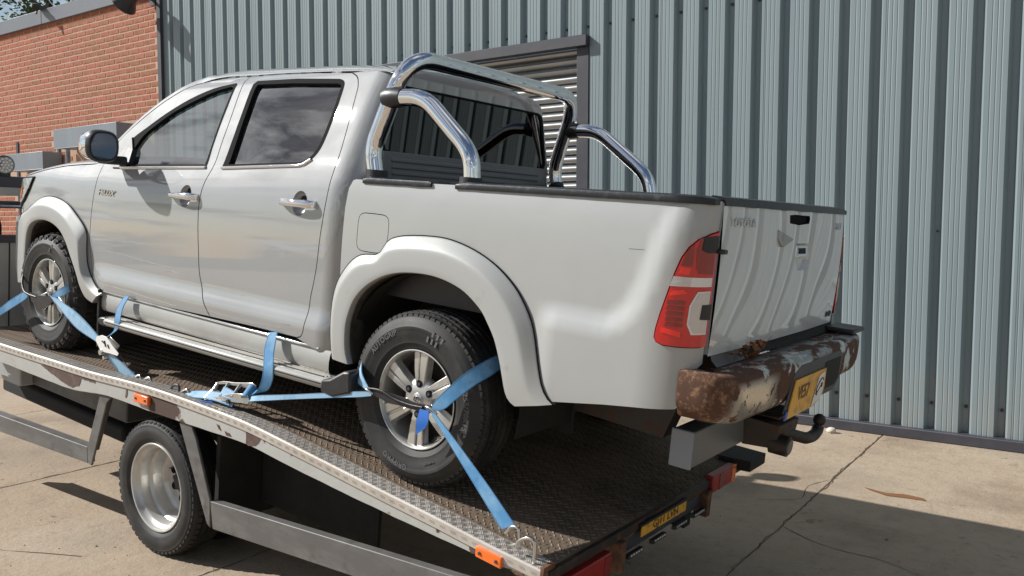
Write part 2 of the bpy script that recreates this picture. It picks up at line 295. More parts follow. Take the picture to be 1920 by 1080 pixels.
# joints break up into irregular cracks; grit lies about
rn=random.Random(21)
def crack(P,w,seed):
    rr=random.Random(seed); Q=crom([(a,b,0) for a,b in P],3); m=MB(); V=[]
    for i,q in enumerate(Q):
        d=(Q[min(i+1,len(Q)-1)]-Q[max(i-1,0)]).normalized(); n=Vector((-d.y,d.x,0)); o=rr.uniform(-.008,.008); ww=w*rr.uniform(.35,1.3)
        V+=[Vector((q.x,q.y,.0022))+n*(o+ww),Vector((q.x,q.y,.0022))+n*(o-ww)]
    m.add(V,[(2*i,2*i+1,2*i+3,2*i+2) for i in range(len(Q)-1)])
    m.obj('crack',M_JOINT,ground)
for k,x in enumerate((-6.02,-3.67,-1.52,.75)): crack([(x+rn.uniform(-.012,.012),y*.12+1.4) for y in range(0,52)],.0032,k)
crack([(-1.5,4.9),(-1.2,4.72),(-.95,4.70),(-.6,4.55),(-.2,4.56),(.3,4.4)],.003,9); crack([(-1.5,6.1),(-1.62,5.8),(-1.58,5.5),(-1.8,5.3)],.0025,10); crack([(-6,2.0),(-5.4,2.15),(-5.0,2.05),(-4.4,2.3)],.003,11)
m=MB()
for i in range(900):
    x=rn.uniform(-7,1.2); y=rn.uniform(1.5,7.5); s=rn.uniform(.0025,.007)*(2 if rn.random()<.04 else 1)
    if rn.random()<.3: y=7.5-abs(rn.gauss(0,.12))
    a=rn.uniform(0,3); q=[(x+s*math.cos(a+t),y+s*math.sin(a+t),0) for t in (0,2.1,4.2)]
    m.add(q+[(x,y,s*.9)],[(0,1,3),(1,2,3),(2,0,3)])
m.obj('grit',mat('grit',(.36,.30,.23),rough=.95,layers=(dict(col=(.10,.08,.06),scale=2,lo=.5,hi=.52),)),ground,kind='stuff')
# small loose things on the yard
def blob(c,r,sc=(1,1,1),n=5,seed=0):
    m=MB(); rows=[]
    for i in range(n+1):
        ph=math.pi*i/n; row=[]
        for k in range(9):
            t=2*math.pi*(k%8)/8; d=Vector((math.sin(ph)*math.cos(t),math.sin(ph)*math.sin(t),math.cos(ph)))
            rr=r*(1+.28*noise.noise(d*2+Vector((seed,0,0)))); row.append(Vector(c)+Vector((d.x*sc[0],d.y*sc[1],d.z*sc[2]))*rr)
        rows.append(row)
    return m.grid(rows)
blob((-1.90,7.45,.022),.034,(1.3,1,.8),seed=3).obj('stone',mat('white stone',(.6,.55,.47),rough=.9),smooth=60,loc=(-1.9,7.45,0),label='small white stone on the concrete by the cladding base trim',cat='stone')
# ---------------------------------------------------------------- corrugated warehouse wall
WY=7.67
wh=thing('metal_clad_warehouse','grey-green corrugated metal warehouse with a roller shutter door, behind the pickup','warehouse',(-4,WY,0))
PER=.254
def prof(k0,k1):
    P=[]
    for k in range(k0,k1):
        x=-11.791+k*PER
        for dx,dy in ((0,0),(.036,0),(.042,.0026),(.048,0),(.073,0),(.079,.0026),(.085,0),(.110,0),(.116,.0026),(.122,0),(.158,0),(.184,.06),(.228,.06)):
            P.append((x+dx,WY+dy))
    P.append((-11.791+k1*PER,WY)); return P
DX0,DX1,DZ=-8.62,-4.43,3.70
k=0
while -11.791+k*PER<14:
    P=prof(k,k+4); m=MB(); joint=.0
    for a,b in zip(P,P[1:]):
        mid=(a[0]+b[0])/2; z0=DZ-.02 if DX0+.02<mid<DX1-.02 else .075
        m.add([(a[0],a[1],z0),(b[0],b[1],z0),(b[0],b[1],8.2),(a[0],a[1],8.2)],[(0,1,2,3)])
    # lap edge, a thin raised return
    x=P[0][0]; zb_=DZ+.01 if DX0<x+.01<DX1 else .08; m.box((x+.012,WY-.0012,(8.2+zb_)/2),(.022,.0016,8.2-zb_))
    m.obj('cladding_sheet',M_GALV,wh); k+=4
m=MB()
for i in range(0,100):
    x=-11.791+i*PER+.206
    for z in (.30,3.80,6.1):
        if DX0<x<DX1 and z<3.7: continue
        if z>5 and i%1: continue
        m.cyl((x,WY+.06,z),(x,WY+.048,z),.014,n=8); m.cyl((x,WY+.048,z),(x,WY+.040,z),.008,n=6)
    if i%4==1: 
        z=1.72
        if not DX0<x<DX1: m.cyl((x,WY+.06,z),(x,WY+.050,z),.010,n=8)
m.obj('screw',M_FRAME,wh,kind='stuff')
MB().box(((-11.8+DX0)/2,WY+.0,.045),(DX0+11.8,.13,.085)).obj('base_trim',M_FRAME,wh,bev=.006)
MB().box(((14+DX1)/2,WY+.0,.045),(14-DX1,.13,.085)).obj('base_trim',M_FRAME,wh,bev=.006)
MB().box((-11.83,WY-.01,4.1),(.085,.09,8.2)).obj('corner_flashing',M_FRAME,wh)
MB().box(((DX0+DX1)/2,WY-.018,DZ-.055),(DX1-DX0,.10,.11)).obj('door_header',M_FRAME,wh,bev=.004)
for x in (DX0+.07,DX1-.07): MB().box((x,WY+.05,(DZ-.11)/2),(.14,.12,DZ-.112)).obj('door_jamb',M_FRAME,wh,bev=.004)
sh=MB().box(((DX0+DX1)/2,WY+.20,DZ/2),(DX1-DX0,.02,DZ)).obj('roller_shutter',M_DARK,wh)
P=[]
for i in range(9):
    t=i/8; P.append((WY+.10+.030-.034*math.sin(math.pi*t)**.8,.006+.078*t))
P=[(WY+.138,.0)]+P+[(WY+.138,.088),(WY+.128,.093)]
m=MB(); a=[(DX0+.10,y,z) for y,z in P]; b=[(DX1-.10,y,z) for y,z in P]
m.add(a+b,[(i,len(P)+i,len(P)+i+1,i+1) for i in range(len(P)-1)])
lath=m.obj('lath',M_SLAT,sh,smooth=50); lath.location=(0,0,0)
for i in range(1,39):
    c=lath.copy(); COL.objects.link(c); c.parent=sh; c.location=(0,0,i*.093)
# ---------------------------------------------------------------- brick building
br=thing('brick_building','red brick building with a grey steel fascia, left of the metal cladding','building',(-15,7.7,0))
BP,BH=.276,.0915
MB().box((-21.9,7.85,2.75),(20.0,.40,5.5)).obj('mortar_wall',M_MORT,br)
cells=[]
def zlow(x): return 3.10 if x<-15.1 else 3.42
for r in range(0,58):
    z=.04+r*BH+BH/2
    if z>5.25: break
    for c in range(0,44):
        x=-11.98-c*BP-(BP/2 if r%2 else 0)
        if x<-24: continue
        if z>zlow(x) or (x<-16.4 and z<2.45) or (-14.95<x<-14.55 and z<3.05): cells.append((x,z))
cells.sort(key=lambda p:(p[0]+0)**2+7.6**2+(p[1]-1.7)**2 + (1e4 if p[1]<3 else 0))
def brickmesh(x,z,w=.0,sd=0):
    rn=random.Random(sd); h=(BP-.020)/2; v=(BH-.019)/2; y0=7.645; j=lambda s:rn.uniform(-s,s); e=.004
    V=[(x-h+j(.003),y0+.03,z-v),(x+h+j(.003),y0+.03,z-v),(x+h,y0+.03,z+v),(x-h,y0+.03,z+v)]
    V+=[(x-h+e,y0+j(.002),z-v+e),(x+h-e,y0+j(.002),z-v+e+j(.001)),(x+h-e,y0+j(.002),z+v-e),(x-h+e,y0+j(.002),z+v-e)]
    return V,[(4,5,6,7),(0,1,5,4),(1,2,6,5),(2,3,7,6),(3,0,4,7)]
bx0,bz0=cells[0]; protos=[]
for s in range(6):
    V,F=brickmesh(0,0,sd=s); me=bpy.data.meshes.new('brick'); me.from_pydata(V,[],F); me.materials.append(M_BRICK); protos.append(me)
for i,(x,z) in enumerate(cells[:300]):
    o=bpy.data.objects.new('brick',protos[i*7%6]); COL.objects.link(o); o.parent=br; o.location=Vector((x,0,z))-OFF[br.name]+Vector((0,0,0))
m=MB()
for i,(x,z) in enumerate(cells[300:]): V,F=brickmesh(x,z,sd=i); m.add(V,F)
m.obj('brick',M_BRICK,br,kind='stuff')
for i in range(5):
    x1=-11.88-i*3.36; MB().box((x1-1.675,7.72,5.365),(3.345,.26,.235)).obj('fascia',M_FASC,br,bev=.004)
MB().box((-21.9,9.8,5.3),(20,3.9,.2)).obj('roof_deck',M_FRAME,br)
def canopy(x0,x1,z0,z1,lab):
    m=MB(); m.box(((x0+x1)/2,7.46,(z0+z1)/2),(x1-x0,.33,z1-z0)); m.box(((x0+x1)/2,7.30,z0-.006),(x1-x0+.012,.02,.012))
    c=m.obj('window_canopy',M_CANO,br,bev=.004); return c
canopy(-14.38,-12.5,3.05,3.36,''); canopy(-16.1,-14.76,2.74,3.03,'')
MB().box((-14.0,7.70,2.2),(4.6,.06,2.35)).obj('window_band',M_DKWIN,br)
for x in (-16.35,-14.9,-13.4,-12.0): MB().box((x,7.655,2.2),(.07,.05,2.2)).obj('window_mullion',M_FRAME,br)
MB().cyl((-14.45,7.56,2.0),(-14.45,7.56,3.07),.04,n=10).obj('drainpipe',M_CANO,br,smooth=40)
# flood light on the brick corner
fl=thing('flood_light','black dome flood light on a bracket, high on the corner of the brick wall','wall light',(-12.1,7.63,5.15))
m=MB(); m.tube(bend([(-11.95,7.62,5.16),(-11.98,7.42,5.22),(-12.15,7.36,5.20)],.06),.022,n=10); m.box((-11.95,7.615,5.16),(.12,.03,.16)); m.obj('bracket',M_FRAME,fl,smooth=50)
m=MB(); rows=[]
A=Vector((-11.95,7.34,5.26)); D=Vector((-.75,-.1,-.55)).normalized(); a=D.orthogonal().normalized(); b=D.cross(a)
for s,r in ((0,.02),(.03,.10),(.12,.115),(.20,.12),(.27,.16),(.33,.19),(.34,.185),(.30,.15),(.24,.05)):
    rows.append([A+D*s+(a*math.cos(t)+b*math.sin(t))*r for t in [2*math.pi*k/20 for k in range(21)]])
m.grid(rows).obj('lamp_dome',M_BLACK,fl,smooth=40)
MB().cyl(A+D*.27,A+D*.32,.05,.03,n=12).obj('bulb',M_CLR,fl,smooth=60)
cl=thing('bracket_lamp','small black lamp on a spike bracket clipped over the steel fascia','lamp',(-15.2,7.55,5.5))
m=MB(); m.box((-15.17,7.57,5.50),(.16,.16,.05)); m.tube([(-15.17,7.52,5.50),(-15.10,7.46,5.44),(-15.05,7.42,5.36)],.016,n=8); m.obj('bracket',M_FRAME,cl,bev=.004)
MB().cyl((-15.22,7.50,5.53),(-15.10,7.44,5.48),.05,.06,n=12).obj('lamp_head',M_BLACK,cl,smooth=50)
# tree behind the brick building
tr=thing('tree','dark leafy tree showing above the fascia of the brick building','tree',(-29,16,0))
m=MB(); m.tube(crom([(-29,16,0),(-29.2,16.1,3),(-28.9,15.8,6),(-29.1,16,9.5)],5),[.42-.015*i for i in range(16)],n=10)
rn=random.Random(4)
for i in range(14):
    a=rn.uniform(0,6.28); z=rn.uniform(4.5,9); l=rn.uniform(2,4.2)
    p0=Vector((-29,16,z)); p2=p0+Vector((math.cos(a)*l,math.sin(a)*l*.8,rn.uniform(.8,2.2))); m.tube(crom([p0,(p0+p2)/2+Vector((0,0,-.2)),p2],4),[.13-.011*j for j in range(9)],n=6)
m.obj('trunk',M_BARK,tr,smooth=60)
m=MB(); cl_=[]
for i in range(130):
    d=Vector((rn.gauss(0,1),rn.gauss(0,1),rn.gauss(0,1))).normalized()*(rn.random()**.4); cl_.append(Vector((-29,16,8.6))+Vector((d.x*5.2,d.y*4.4,d.z*3.4)))
for c in cl_:
    for j in range(75):
        p=c+Vector((rn.gauss(0,.42),rn.gauss(0,.42),rn.gauss(0,.34))); u=Vector((rn.gauss(0,1),rn.gauss(0,1),rn.gauss(0,.6))).normalized(); v=u.orthogonal().normalized(); v=Matrix.Rotation(rn.uniform(0,6.28),3,u)@v; s=rn.uniform(.07,.14)
        m.add([p-u*s,p+v*s*.5,p+u*s,p-v*s*.5],[(0,1,2,3)])
m.obj('crown',M_LEAF,tr)
# ================================================================== PICKUP (vehicle frame 'l')
def sstep(a,b,t):
    t=(t-a)/(b-a); t=0.0 if t<0 else 1.0 if t>1 else t
    return t*t*(3-2*t)
def interp(P,t):
    if t<=P[0][0]: return P[0][1]
    for i in range(len(P)-1):
        if t<=P[i+1][0]:
            x0,y0=P[i];x1,y1=P[i+1];h=x1-x0;s=(t-x0)/h
            def m(j):
                if j<=0: return (P[1][1]-P[0][1])/(P[1][0]-P[0][0])
                if j>=len(P)-1: return (P[-1][1]-P[-2][1])/(P[-1][0]-P[-2][0])
                return (P[j+1][1]-P[j-1][1])/(P[j+1][0]-P[j-1][0])
            return ((2*s**3-3*s*s+1)*y0+(s**3-2*s*s+s)*h*m(i)+(-2*s**3+3*s*s)*y1+(s**3-s*s)*h*m(i+1))
    return P[-1][1]
PROF=[(-.1,.80),(0,.835),(.08,.850),(.16,.855),(.30,.855),(.45,.853),(.60,.850),(.74,.842),(.83,.828),(.90,.802),(.96,.774),(1.05,.738),(1.15,.697),(1.25,.652),(1.33,.610),(1.38,.575),(1.42,.52)]
PROFB=[(-.1,.80),(0,.835),(.08,.850),(.16,.855),(.30,.855),(.45,.853),(.60,.850),(.74,.845),(.83,.838),(.90,.828),(.96,.82)]
BPATH=[(-.3,.452),(-.80,.452),(-.85,.458),(-.895,.478),(-.93,.512),(-.957,.56),(-.98,.62),(-1.003,.70),(-1.03,.79),(-1.06,.88),(-1.10,.98)]
ZBB=[(-1.2,1.0),(-1.11,.90),(-1.04,.80),(-1.01,.70),(-.99,.62),(-.96,.55),(-.90,.475),(-.84,.45),(-.7,.44),(-.5,.44)]
def S(x,z,bed=False,drop=None):
    zz=z
    if not bed: zz=z+.065*(min(max(x,.6),2.35)-.86)*sstep(.45,.85,z)
    y=interp(PROFB if bed else PROF,zz)
    if bed:
        if x<-.5 and z<1.0:
            dm=9
            for q in range(len(BPATH)-1):
                ax,az2=BPATH[q]; bx,bz=BPATH[q+1]; ux,uz=bx-ax,bz-az2; t=((x-ax)*ux+(z-az2)*uz)/(ux*ux+uz*uz); t=0 if t<0 else 1 if t>1 else t
                dd=math.hypot(x-ax-ux*t,z-az2-uz*t)
                if dd<dm: dm=dd; sg=1 if (ux*(z-az2)-uz*(x-ax))>0 else -1
            w=sstep(-.055,.055,dm*sg)*sstep(-.53,-.64,x); y+=.020*w*sstep(-.02,.12,z)
    else:
        zb=.235-.012*(x-1); w=sstep(zb+.045,zb-.06,z)*sstep(2.66,2.40,x)*sstep(.5,.6,x)
        y+=.026*w*sstep(-.05,.12,z)
    if x>2.75: y-=.07*(x-2.75)**2*(1+.25*max(0,z-.5))
    if x>2.58 and z>.70: y-=1.6*(z-.70)**2*min(1,(x-2.58)/.25)
    if bed and x<-.98:
        if drop is None:
            t=min(1.0,(-.98-x)/.195); drop=.115*(1-math.sqrt(max(0,1-t*t)))
        y-=drop
    return y

def SP(s,z,bed=False):   # arc parameter -> body side point (handles the rounded rear/front corners)
    if bed and s<-.98:
        th=min((-.98-s)/.165,math.pi/2); x=-.98-.195*math.sin(th); return Vector((x,S(x,z,True,.115*(1-math.cos(th))),z))
    if not bed and s<.63:
        th=min((.63-s)/.12,math.pi/2*1.0); x=.63-.125*math.sin(th); return Vector((x,S(.63,z)-.115*(1-math.cos(th)),z))
    if s>3.50:
        th=min((s-3.50)/.27,math.pi/2); x=3.50+.30*math.sin(th); return Vector((x,S(3.50,z)-.22*(1-math.cos(th)),z))
    return Vector((s,S(s,z,bed),z))
def inside(p,poly):
    c=False; n=len(poly); x,y=p; j=n-1
    for i in range(n):
        xi,yi=poly[i]; xj,yj=poly[j]
        if (yi>y)!=(yj>y) and x<(xj-xi)*(y-yi)/(yj-yi)+xi: c=not c
        j=i
    return c
def shrink(P,d):
    n=len(P); out=[]; A=sum(P[i][0]*P[(i+1)%n][1]-P[(i+1)%n][0]*P[i][1] for i in range(n)); sg=1 if A>0 else -1
    for i in range(n):
        a=Vector(P[i-1]); b=Vector(P[i]); c=Vector(P[(i+1)%n]); t=(c-a)
        if t.length<1e-9: out.append(tuple(b)); continue
        nn=Vector((-t.y,t.x)).normalized()*sg; out.append((b.x+nn.x*d,b.y+nn.y*d))
    return out
def densify(P,step=.025):
    out=[]; n=len(P)
    for i in range(n):
        a=Vector(P[i]); b=Vector(P[(i+1)%n]); k=max(1,int((b-a).length/step))
        for j in range(k): out.append(tuple(a.lerp(b,j/k)))
    return out
def smooth2(P,n=4,closed=False): return [(p.x,p.y) for p in crom([(a,b,0) for a,b in P],n,closed)]
def panel(name,outline,m,parent,bed=False,off=0.0,holes=(),grid=.03,fl=.016,gap=0.0,sf=None,side=1,**k):
    sf=sf or (lambda s,z:SP(s,z,bed))
    def PT(s,z,o=off):
        e=.002; p=sf(s,z); a=sf(s+e,z)-sf(s-e,z); b=sf(s,z+e)-sf(s,z-e); nn=a.cross(b); nn=nn.normalized() if nn.length>1e-12 else Vector((0,1,0))
        if nn.dot(p-Vector((min(max(p.x,-.9 if bed else .78),3.4),.35,p.z)))<0: nn=-nn
        return p+nn*o,nn
    O=densify(shrink(outline,gap) if gap else outline,grid*.8)
    HS=[densify(h,grid*.6) for h in holes]
    pts=[Vector(p) for p in O]; ed=[(i,(i+1)%len(O)) for i in range(len(O))]
    for h in HS:
        b=len(pts); pts+=[Vector(p) for p in h]; ed+=[(b+i,b+(i+1)%len(h)) for i in range(len(h))]
    nb=len(pts); xs_=[p[0] for p in O]; zs_=[p[1] for p in O]
    x=min(xs_)+grid*.5
    while x<max(xs_):
        z=min(zs_)+grid*.5
        while z<max(zs_):
            if inside((x,z),O) and not any(inside((x,z),h) for h in HS):
                if min((Vector((x,z))-q).length_squared for q in pts[:nb])>(grid*.35)**2: pts.append(Vector((x,z)))
            z+=grid
        x+=grid
    r=geometry.delaunay_2d_cdt(pts,ed,[],0,1e-7); v2=r[0]; tri=[]
    for f in r[2]:
        c=sum((v2[i] for i in f),Vector((0,0)))/len(f)
        if inside(c,O) and not any(inside(c,h) for h in HS): tri.append(tuple(f))
    V=[];NN=[]
    for q in v2:
        p,nn=PT(q.x,q.y); V.append(p); NN.append(nn)
    # orient
    F=[]
    for f in tri:
        a,b,c=(V[i] for i in f[:3]); nrm=(b-a).cross(c-a)
        F.append(f if nrm.dot(NN[f[0]])>=0 else tuple(reversed(f)))
    if fl:
        from collections import Counter
        cnt={}
        for f in F:
            for i in range(len(f)):
                a,b=f[i],f[(i+1)%len(f)]; cnt[(a,b)]=1
        bd=[e for e in cnt if (e[1],e[0]) not in cnt]
        mp={}
        for a,b in bd:
            for i in (a,b):
                if i not in mp: mp[i]=len(V); V.append(V[i]-NN[i]*fl); NN.append(NN[i])
        # duplicate rim so that the flange keeps its own normals
        rim={}
        for a,b in bd:
            for i in (a,b):
                if i not in rim: rim[i]=len(V); V.append(V[i]); NN.append(NN[i])
        for a,b in bd: 
            e=(V[b]-V[a]).normalized(); q=e.cross(NN[a])
            F.append((rim[b],rim[a],mp[a],mp[b]))
            NN[rim[a]]=q; NN[rim[b]]=q; NN[mp[a]]=q; NN[mp[b]]=q
    if side<0:
        V=[Vector((v.x,-v.y,v.z)) for v in V]; NN=[Vector((v.x,-v.y,v.z)) for v in NN]; F=[tuple(reversed(f)) for f in F]
    return obj(name,V,F,m,parent,normals=[tuple(n.normalized()) for n in NN],frame='l',**k)
pk=thing('pickup_truck','silver double cab pickup truck with a rusty rear bumper, strapped on the flatbed','pickup truck',(1.4,0,-.365),'l')
mir=lambda P:[(p[0],-p[1],p[2]) for p in P]
def ell(cx,cz,a,b,n=20,p=2.0): return [(cx+a*math.copysign(abs(math.cos(t))**(2/p),math.cos(t)),cz+b*math.copysign(abs(math.sin(t))**(2/p),math.sin(t))) for t in [2*math.pi*i/n for i in range(n)]]
FG=[(2.64,.835),(2.622,.73),(2.632,.615),(2.643,.50),(2.645,.39),(2.628,.29),(2.598,.21),(2.53,.14),(2.44,.108)]
MG=[(1.41,.122),(1.45,.165),(1.505,.23),(1.55,.32),(1.572,.45),(1.588,.58),(1.594,.70),(1.578,.80),(1.56,.88),(1.572,1.0),(1.585,1.15),(1.620,1.30),(1.655,1.370)]
RG=[(.80,1.374),(.745,1.352),(.712,1.315),(.694,1.27),(.665,1.12),(.648,.973),(.640,.83),(.650,.70),(.660,.60),(.668,.48),(.680,.40),(.697,.31),(.700,.22),(.704,.17),(.720,.141),(.75,.130)]
TF=[(1.82,1.366),(1.977,1.352),(2.104,1.325),(2.20,1.274),(2.335,1.190),(2.481,1.070),(2.575,.975),(2.615,.90)]
sm=smooth2
FD=sm(FG,4)+[(2.2,.108),(1.8,.112)]+sm(MG,4)+sm(TF,3)
RD=[(p[0],p[1]) for p in sm(RG,4)]+[(1.1,.128)]+sm(MG,4)+[(1.352,1.380),(1.073,1.379)]
FSEAL=sm([(2.441,.823),(1.616,.868)],1)+sm([(1.634,.961),(1.644,1.071),(1.655,1.2),(1.678,1.318)],3)+sm([(1.70,1.328),(1.873,1.297),(2.044,1.236),(2.21,1.150),(2.341,1.066),(2.438,1.000),(2.50,.93)],3)
FGL=[(2.37,.845),(1.640,.882)]+sm([(1.650,.969),(1.660,1.071),(1.674,1.2),(1.690,1.298)],3)+sm([(1.72,1.306),(1.83,1.283),(1.953,1.239),(2.135,1.159),(2.26,1.080),(2.345,1.015),(2.385,.94)],3)
RSEAL=[(1.484,.872),(.90,.916)]+sm([(.86,.922),(.811,.965),(.785,1.034),(.783,1.178),(.800,1.295),(.822,1.330),(.86,1.342)],3)+[(1.184,1.347),(1.52,1.338)]+sm([(1.535,1.32),(1.508,1.189),(1.493,1.042)],3)
RGL=[(1.440,.893),(.92,.930)]+sm([(.872,.937),(.832,.972),(.807,1.040),(.805,1.178),(.820,1.290),(.835,1.312),(.86,1.318)],3)+[(1.2,1.322),(1.49,1.316)]+sm([(1.495,1.30),(1.473,1.189),(1.455,1.043)],3)
def handle_hole(cx,cz,d): return ell(cx,cz,.052,.058,20)
for sd in (1,-1):
    for nm,O,SE,GL,hx,hz,gm in (('front_door',FD,FSEAL,FGL,1.722,.711,M_GF),('rear_door',RD,RSEAL,RGL,.820,.744,M_GR)):
        hh=handle_hole(hx,hz,1)
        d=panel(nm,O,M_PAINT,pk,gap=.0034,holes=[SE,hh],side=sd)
        # bowl behind the handle
        rows=[]
        for i in range(6):
            ph=i/5*math.pi/2; rows.append([SP(hx+.052*math.cos(ph)*math.cos(t),hz+.058*math.cos(ph)*math.sin(t))+Vector((0,-.034*math.sin(ph),0)) for t in [2*math.pi*k/20 for k in range(21)]])
        mb=MB().grid([[ (v.x,v.y*sd,v.z) for v in r] for r in rows]); mb.obj('handle_recess',M_PAINT,d,smooth=180)
        y=SP(hx,hz).y
        mb=MB(); pth=[(hx+.118,y-.004,hz-.004),(hx+.106,y+.024,hz-.002),(hx+.05,y+.037,hz),(hx-.03,y+.038,hz+.001),(hx-.095,y+.026,hz+.002),(hx-.112,y-.004,hz+.002)]
        pth=[Vector(q) for q in crom(pth,4)]
        n=len(pth); V=[];F=[]
        for i,p in enumerate(pth):
            w=.0135+.004*math.sin(math.pi*i/(n-1)); 
            if i>n*.62: w+=.003
            for k in range(10):
                t=2*math.pi*k/10; V.append((p.x,(p.y+.011*math.cos(t))*sd,p.z+w*math.sin(t)))
        for i in range(n-1):
            for k in range(10): F.append((i*10+k,i*10+(k+1)%10,(i+1)*10+(k+1)%10,(i+1)*10+k))
        F+=[tuple(range(9,-1,-1)),tuple(range((n-1)*10,n*10))]; mb.add(V,F).obj('door_handle',M_CHROME,d,smooth=60)
        panel('window_seal',SE,M_SEAL,d,off=.0008,holes=[GL],grid=.04,fl=.02,side=sd)
        panel('window',GL,gm,d,off=-.016,grid=.08,fl=0,side=sd)
        # chrome strip under the glass
        xa,xb=(2.43,1.62) if nm=='front_door' else (1.478,.895)
        st=[SP(xa+(xb-xa)*i/12,(.822+(.868-.822)*i/12) if nm=='front_door' else (.873+(.917-.873)*i/12))+Vector((0,.004,0)) for i in range(13)]
        if nm=='rear_door': st+=[SP(x,z)+Vector((0,.003,0)) for x,z in ((.862,.924),(.825,.950))]
        MB().tube([(p.x,p.y*sd,p.z) for p in st],.0085,n=8).obj('window_trim',M_CHROME,d,smooth=60)
    # C pillar / cab rear quarter
    cp=list(sm(RG,4)); cp=[(.80,1.374)]+cp[1:]
    CPQ=cp+[(.62,.095)]+[(.44,.09),(.442,1.30),(.47,1.352),(.56,1.378),(.68,1.385)]
    panel('cab_quarter',[p for p in CPQ],M_PAINT,pk,gap=.002,side=sd,grid=.025)
    # fender
    hz_=lambda x:interp([(2.6,.84),(3.057,.80),(3.276,.765),(3.505,.72),(3.60,.70),(3.75,.665),(3.92,.63)],x)
    FO=list(reversed(sm(FG,4)))+[(2.62,.86)]+[(x,hz_(x)) for x in (2.75,2.9,3.057,3.2,3.35,3.5,3.6,3.75,3.89)]+[(3.90,.55),(3.90,.46),(3.70,.42)]
    FO+=sm([(3.52,.44),(3.40,.50),(3.286,.545),(3.162,.568),(3.03,.566),(2.90,.538),(2.80,.487),(2.735,.43),(2.70,.36),(2.688,.25),(2.65,.18),(2.56,.115),(2.46,.085)],3)
    panel('front_fender',FO,M_PAINT,pk,gap=.0028,side=sd)
    # front bumper corner below the fender
    panel('front_bumper_corner',[(3.63,.40),(3.72,.43),(3.92,.46),(3.92,.02),(3.62,.0)],M_PAINT,pk,side=sd,off=.03)
    # bed side
    topz=lambda x:.877+(.5-x)*.0225
    LAMP=[(-1.237,.812),(-1.200,.813),(-1.165,.803),(-1.137,.781),(-1.114,.753),(-1.096,.717),(-1.082,.669),(-1.071,.62),(-1.060,.571),(-1.049,.522),(-1.040,.473),(-1.038,.442),(-1.047,.426),(-1.068,.418),(-1.115,.4165),(-1.17,.419),(-1.237,.424)]
    LAMPs=[(p[0] if p[0]>-.98 else p[0],p[1]) for p in LAMP]
    def xs2s(x): 
        if x>=-.98: return x
        return -.98-.165*math.asin(min(1,(-.98-x)/.195))
    LS=[(xs2s(max(x,-1.1745)) if x>-1.2 else -1.2385,z) for x,z in LAMP]
    BO=[(.486,topz(.486)-.004)]+[(x,topz(x)) for x in (.45,.2,-.1,-.4,-.7,-.98)]+[(-1.10,.912),(-1.237,.912)]+LS+[(-1.238,.392),(-1.237,.362),(-1.20,.348),(-1.15,.338),(-1.143,.222),(-1.12,.205)]
    BO+=[(-1.0,.19),(-.874,.172),(-.66,.135)]+sm([(-.62,.16),(-.60,.21),(-.57,.30),(-.53,.375),(-.49,.45),(-.43,.515),(-.36,.57),(-.28,.61),(-.19,.635),(-.08,.65),(.03,.65),(.14,.64),(.23,.61),(.32,.555),(.40,.505),(.46,.45),(.50,.38),(.505,.30)],3)
    BO+=[(.515,.50),(.517,.62),(.515,.75),(.506,.835)]
    flap=ell(.333,.655,.094,.085,28,5)
    flap=[(x+(.0 if z>.62 else .02*(.62-z)/.05*(1 if x<.30 else 0)),z) for x,z in flap]
    h=[] if sd<0 else [flap]
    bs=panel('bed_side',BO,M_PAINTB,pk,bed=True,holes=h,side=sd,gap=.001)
    if sd>0: panel('fuel_flap',flap,M_PAINTB,bs,bed=True,gap=.0035,grid=.04)
    if sd>0: panel('flap_pocket',shrink(flap,-.006),M_DARK,bs,bed=True,off=-.014,fl=0,grid=.05)
    # tail lamp
    lp=panel('tail_lamp',LS,M_RED,pk,bed=True,off=.006,gap=.003,side=sd,fl=.03)
    sh_=lambda P:[(xs2s(x),z) for x,z in P]
    E_=-1.173
    panel('lamp_strip',[(-1.074,.655),(-1.063,.617),(-1.110,.6195),(-1.1105,.655)] and sh_([(-1.080,.653),(-1.071,.620),(-1.130,.623),(-1.132,.654)]),M_CLRG,lp,bed=True,off=.010,side=sd,fl=.006)
    panel('lamp_strip',sh_([(-1.132,.654),(-1.130,.623),(E_,.627),(E_,.657)]),M_CLR,lp,bed=True,off=.010,side=sd,fl=.006)
    panel('reverse_lens',sh_([(-1.150,.608),(E_,.612),(E_,.466),(-1.145,.463),(-1.132,.497),(-1.134,.560)]),M_CLR,lp,bed=True,off=.009,side=sd,fl=.004)
    panel('reverse_lens',sh_([(-1.153,.602),(E_+.001,.606),(E_+.001,.472),(-1.149,.469),(-1.137,.499),(-1.139,.557)]),M_CLRG,lp,bed=True,off=.0105,side=sd,fl=.002)
    panel('lamp_reflector',sh_([(-1.140,.785),(E_,.790),(E_,.668),(-1.148,.668),(-1.139,.690),(-1.136,.745)]),M_REDD,lp,bed=True,off=.009,side=sd,fl=.003)
    panel('lamp_reflector',sh_([(-1.128,.765),(-1.130,.705),(-1.128,.69),(-1.098,.690),(-1.106,.725),(-1.118,.752)]),M_REDD,lp,bed=True,off=.0085,side=sd,fl=.002)
    for z in (.575,.556,.537,.518,.499): panel('lamp_reflector',sh_([(-1.121,z),(-1.121,z-.013),(-1.068,z-.015),(-1.071,z-.001)]),M_REDD,lp,bed=True,off=.0085,side=sd,fl=.002)
    for q in ([(-1.118,.470),(-1.118,.452),(-1.060,.463),(-1.062,.480)],[(-1.127,.684),(-1.122,.662),(-1.093,.664),(-1.098,.687)],[(-1.112,.612),(-1.126,.600),(-1.075,.588),(-1.076,.600)]):
        panel('lamp_reflector',sh_(q),M_REDB,lp,bed=True,off=.0088,side=sd,fl=.002)
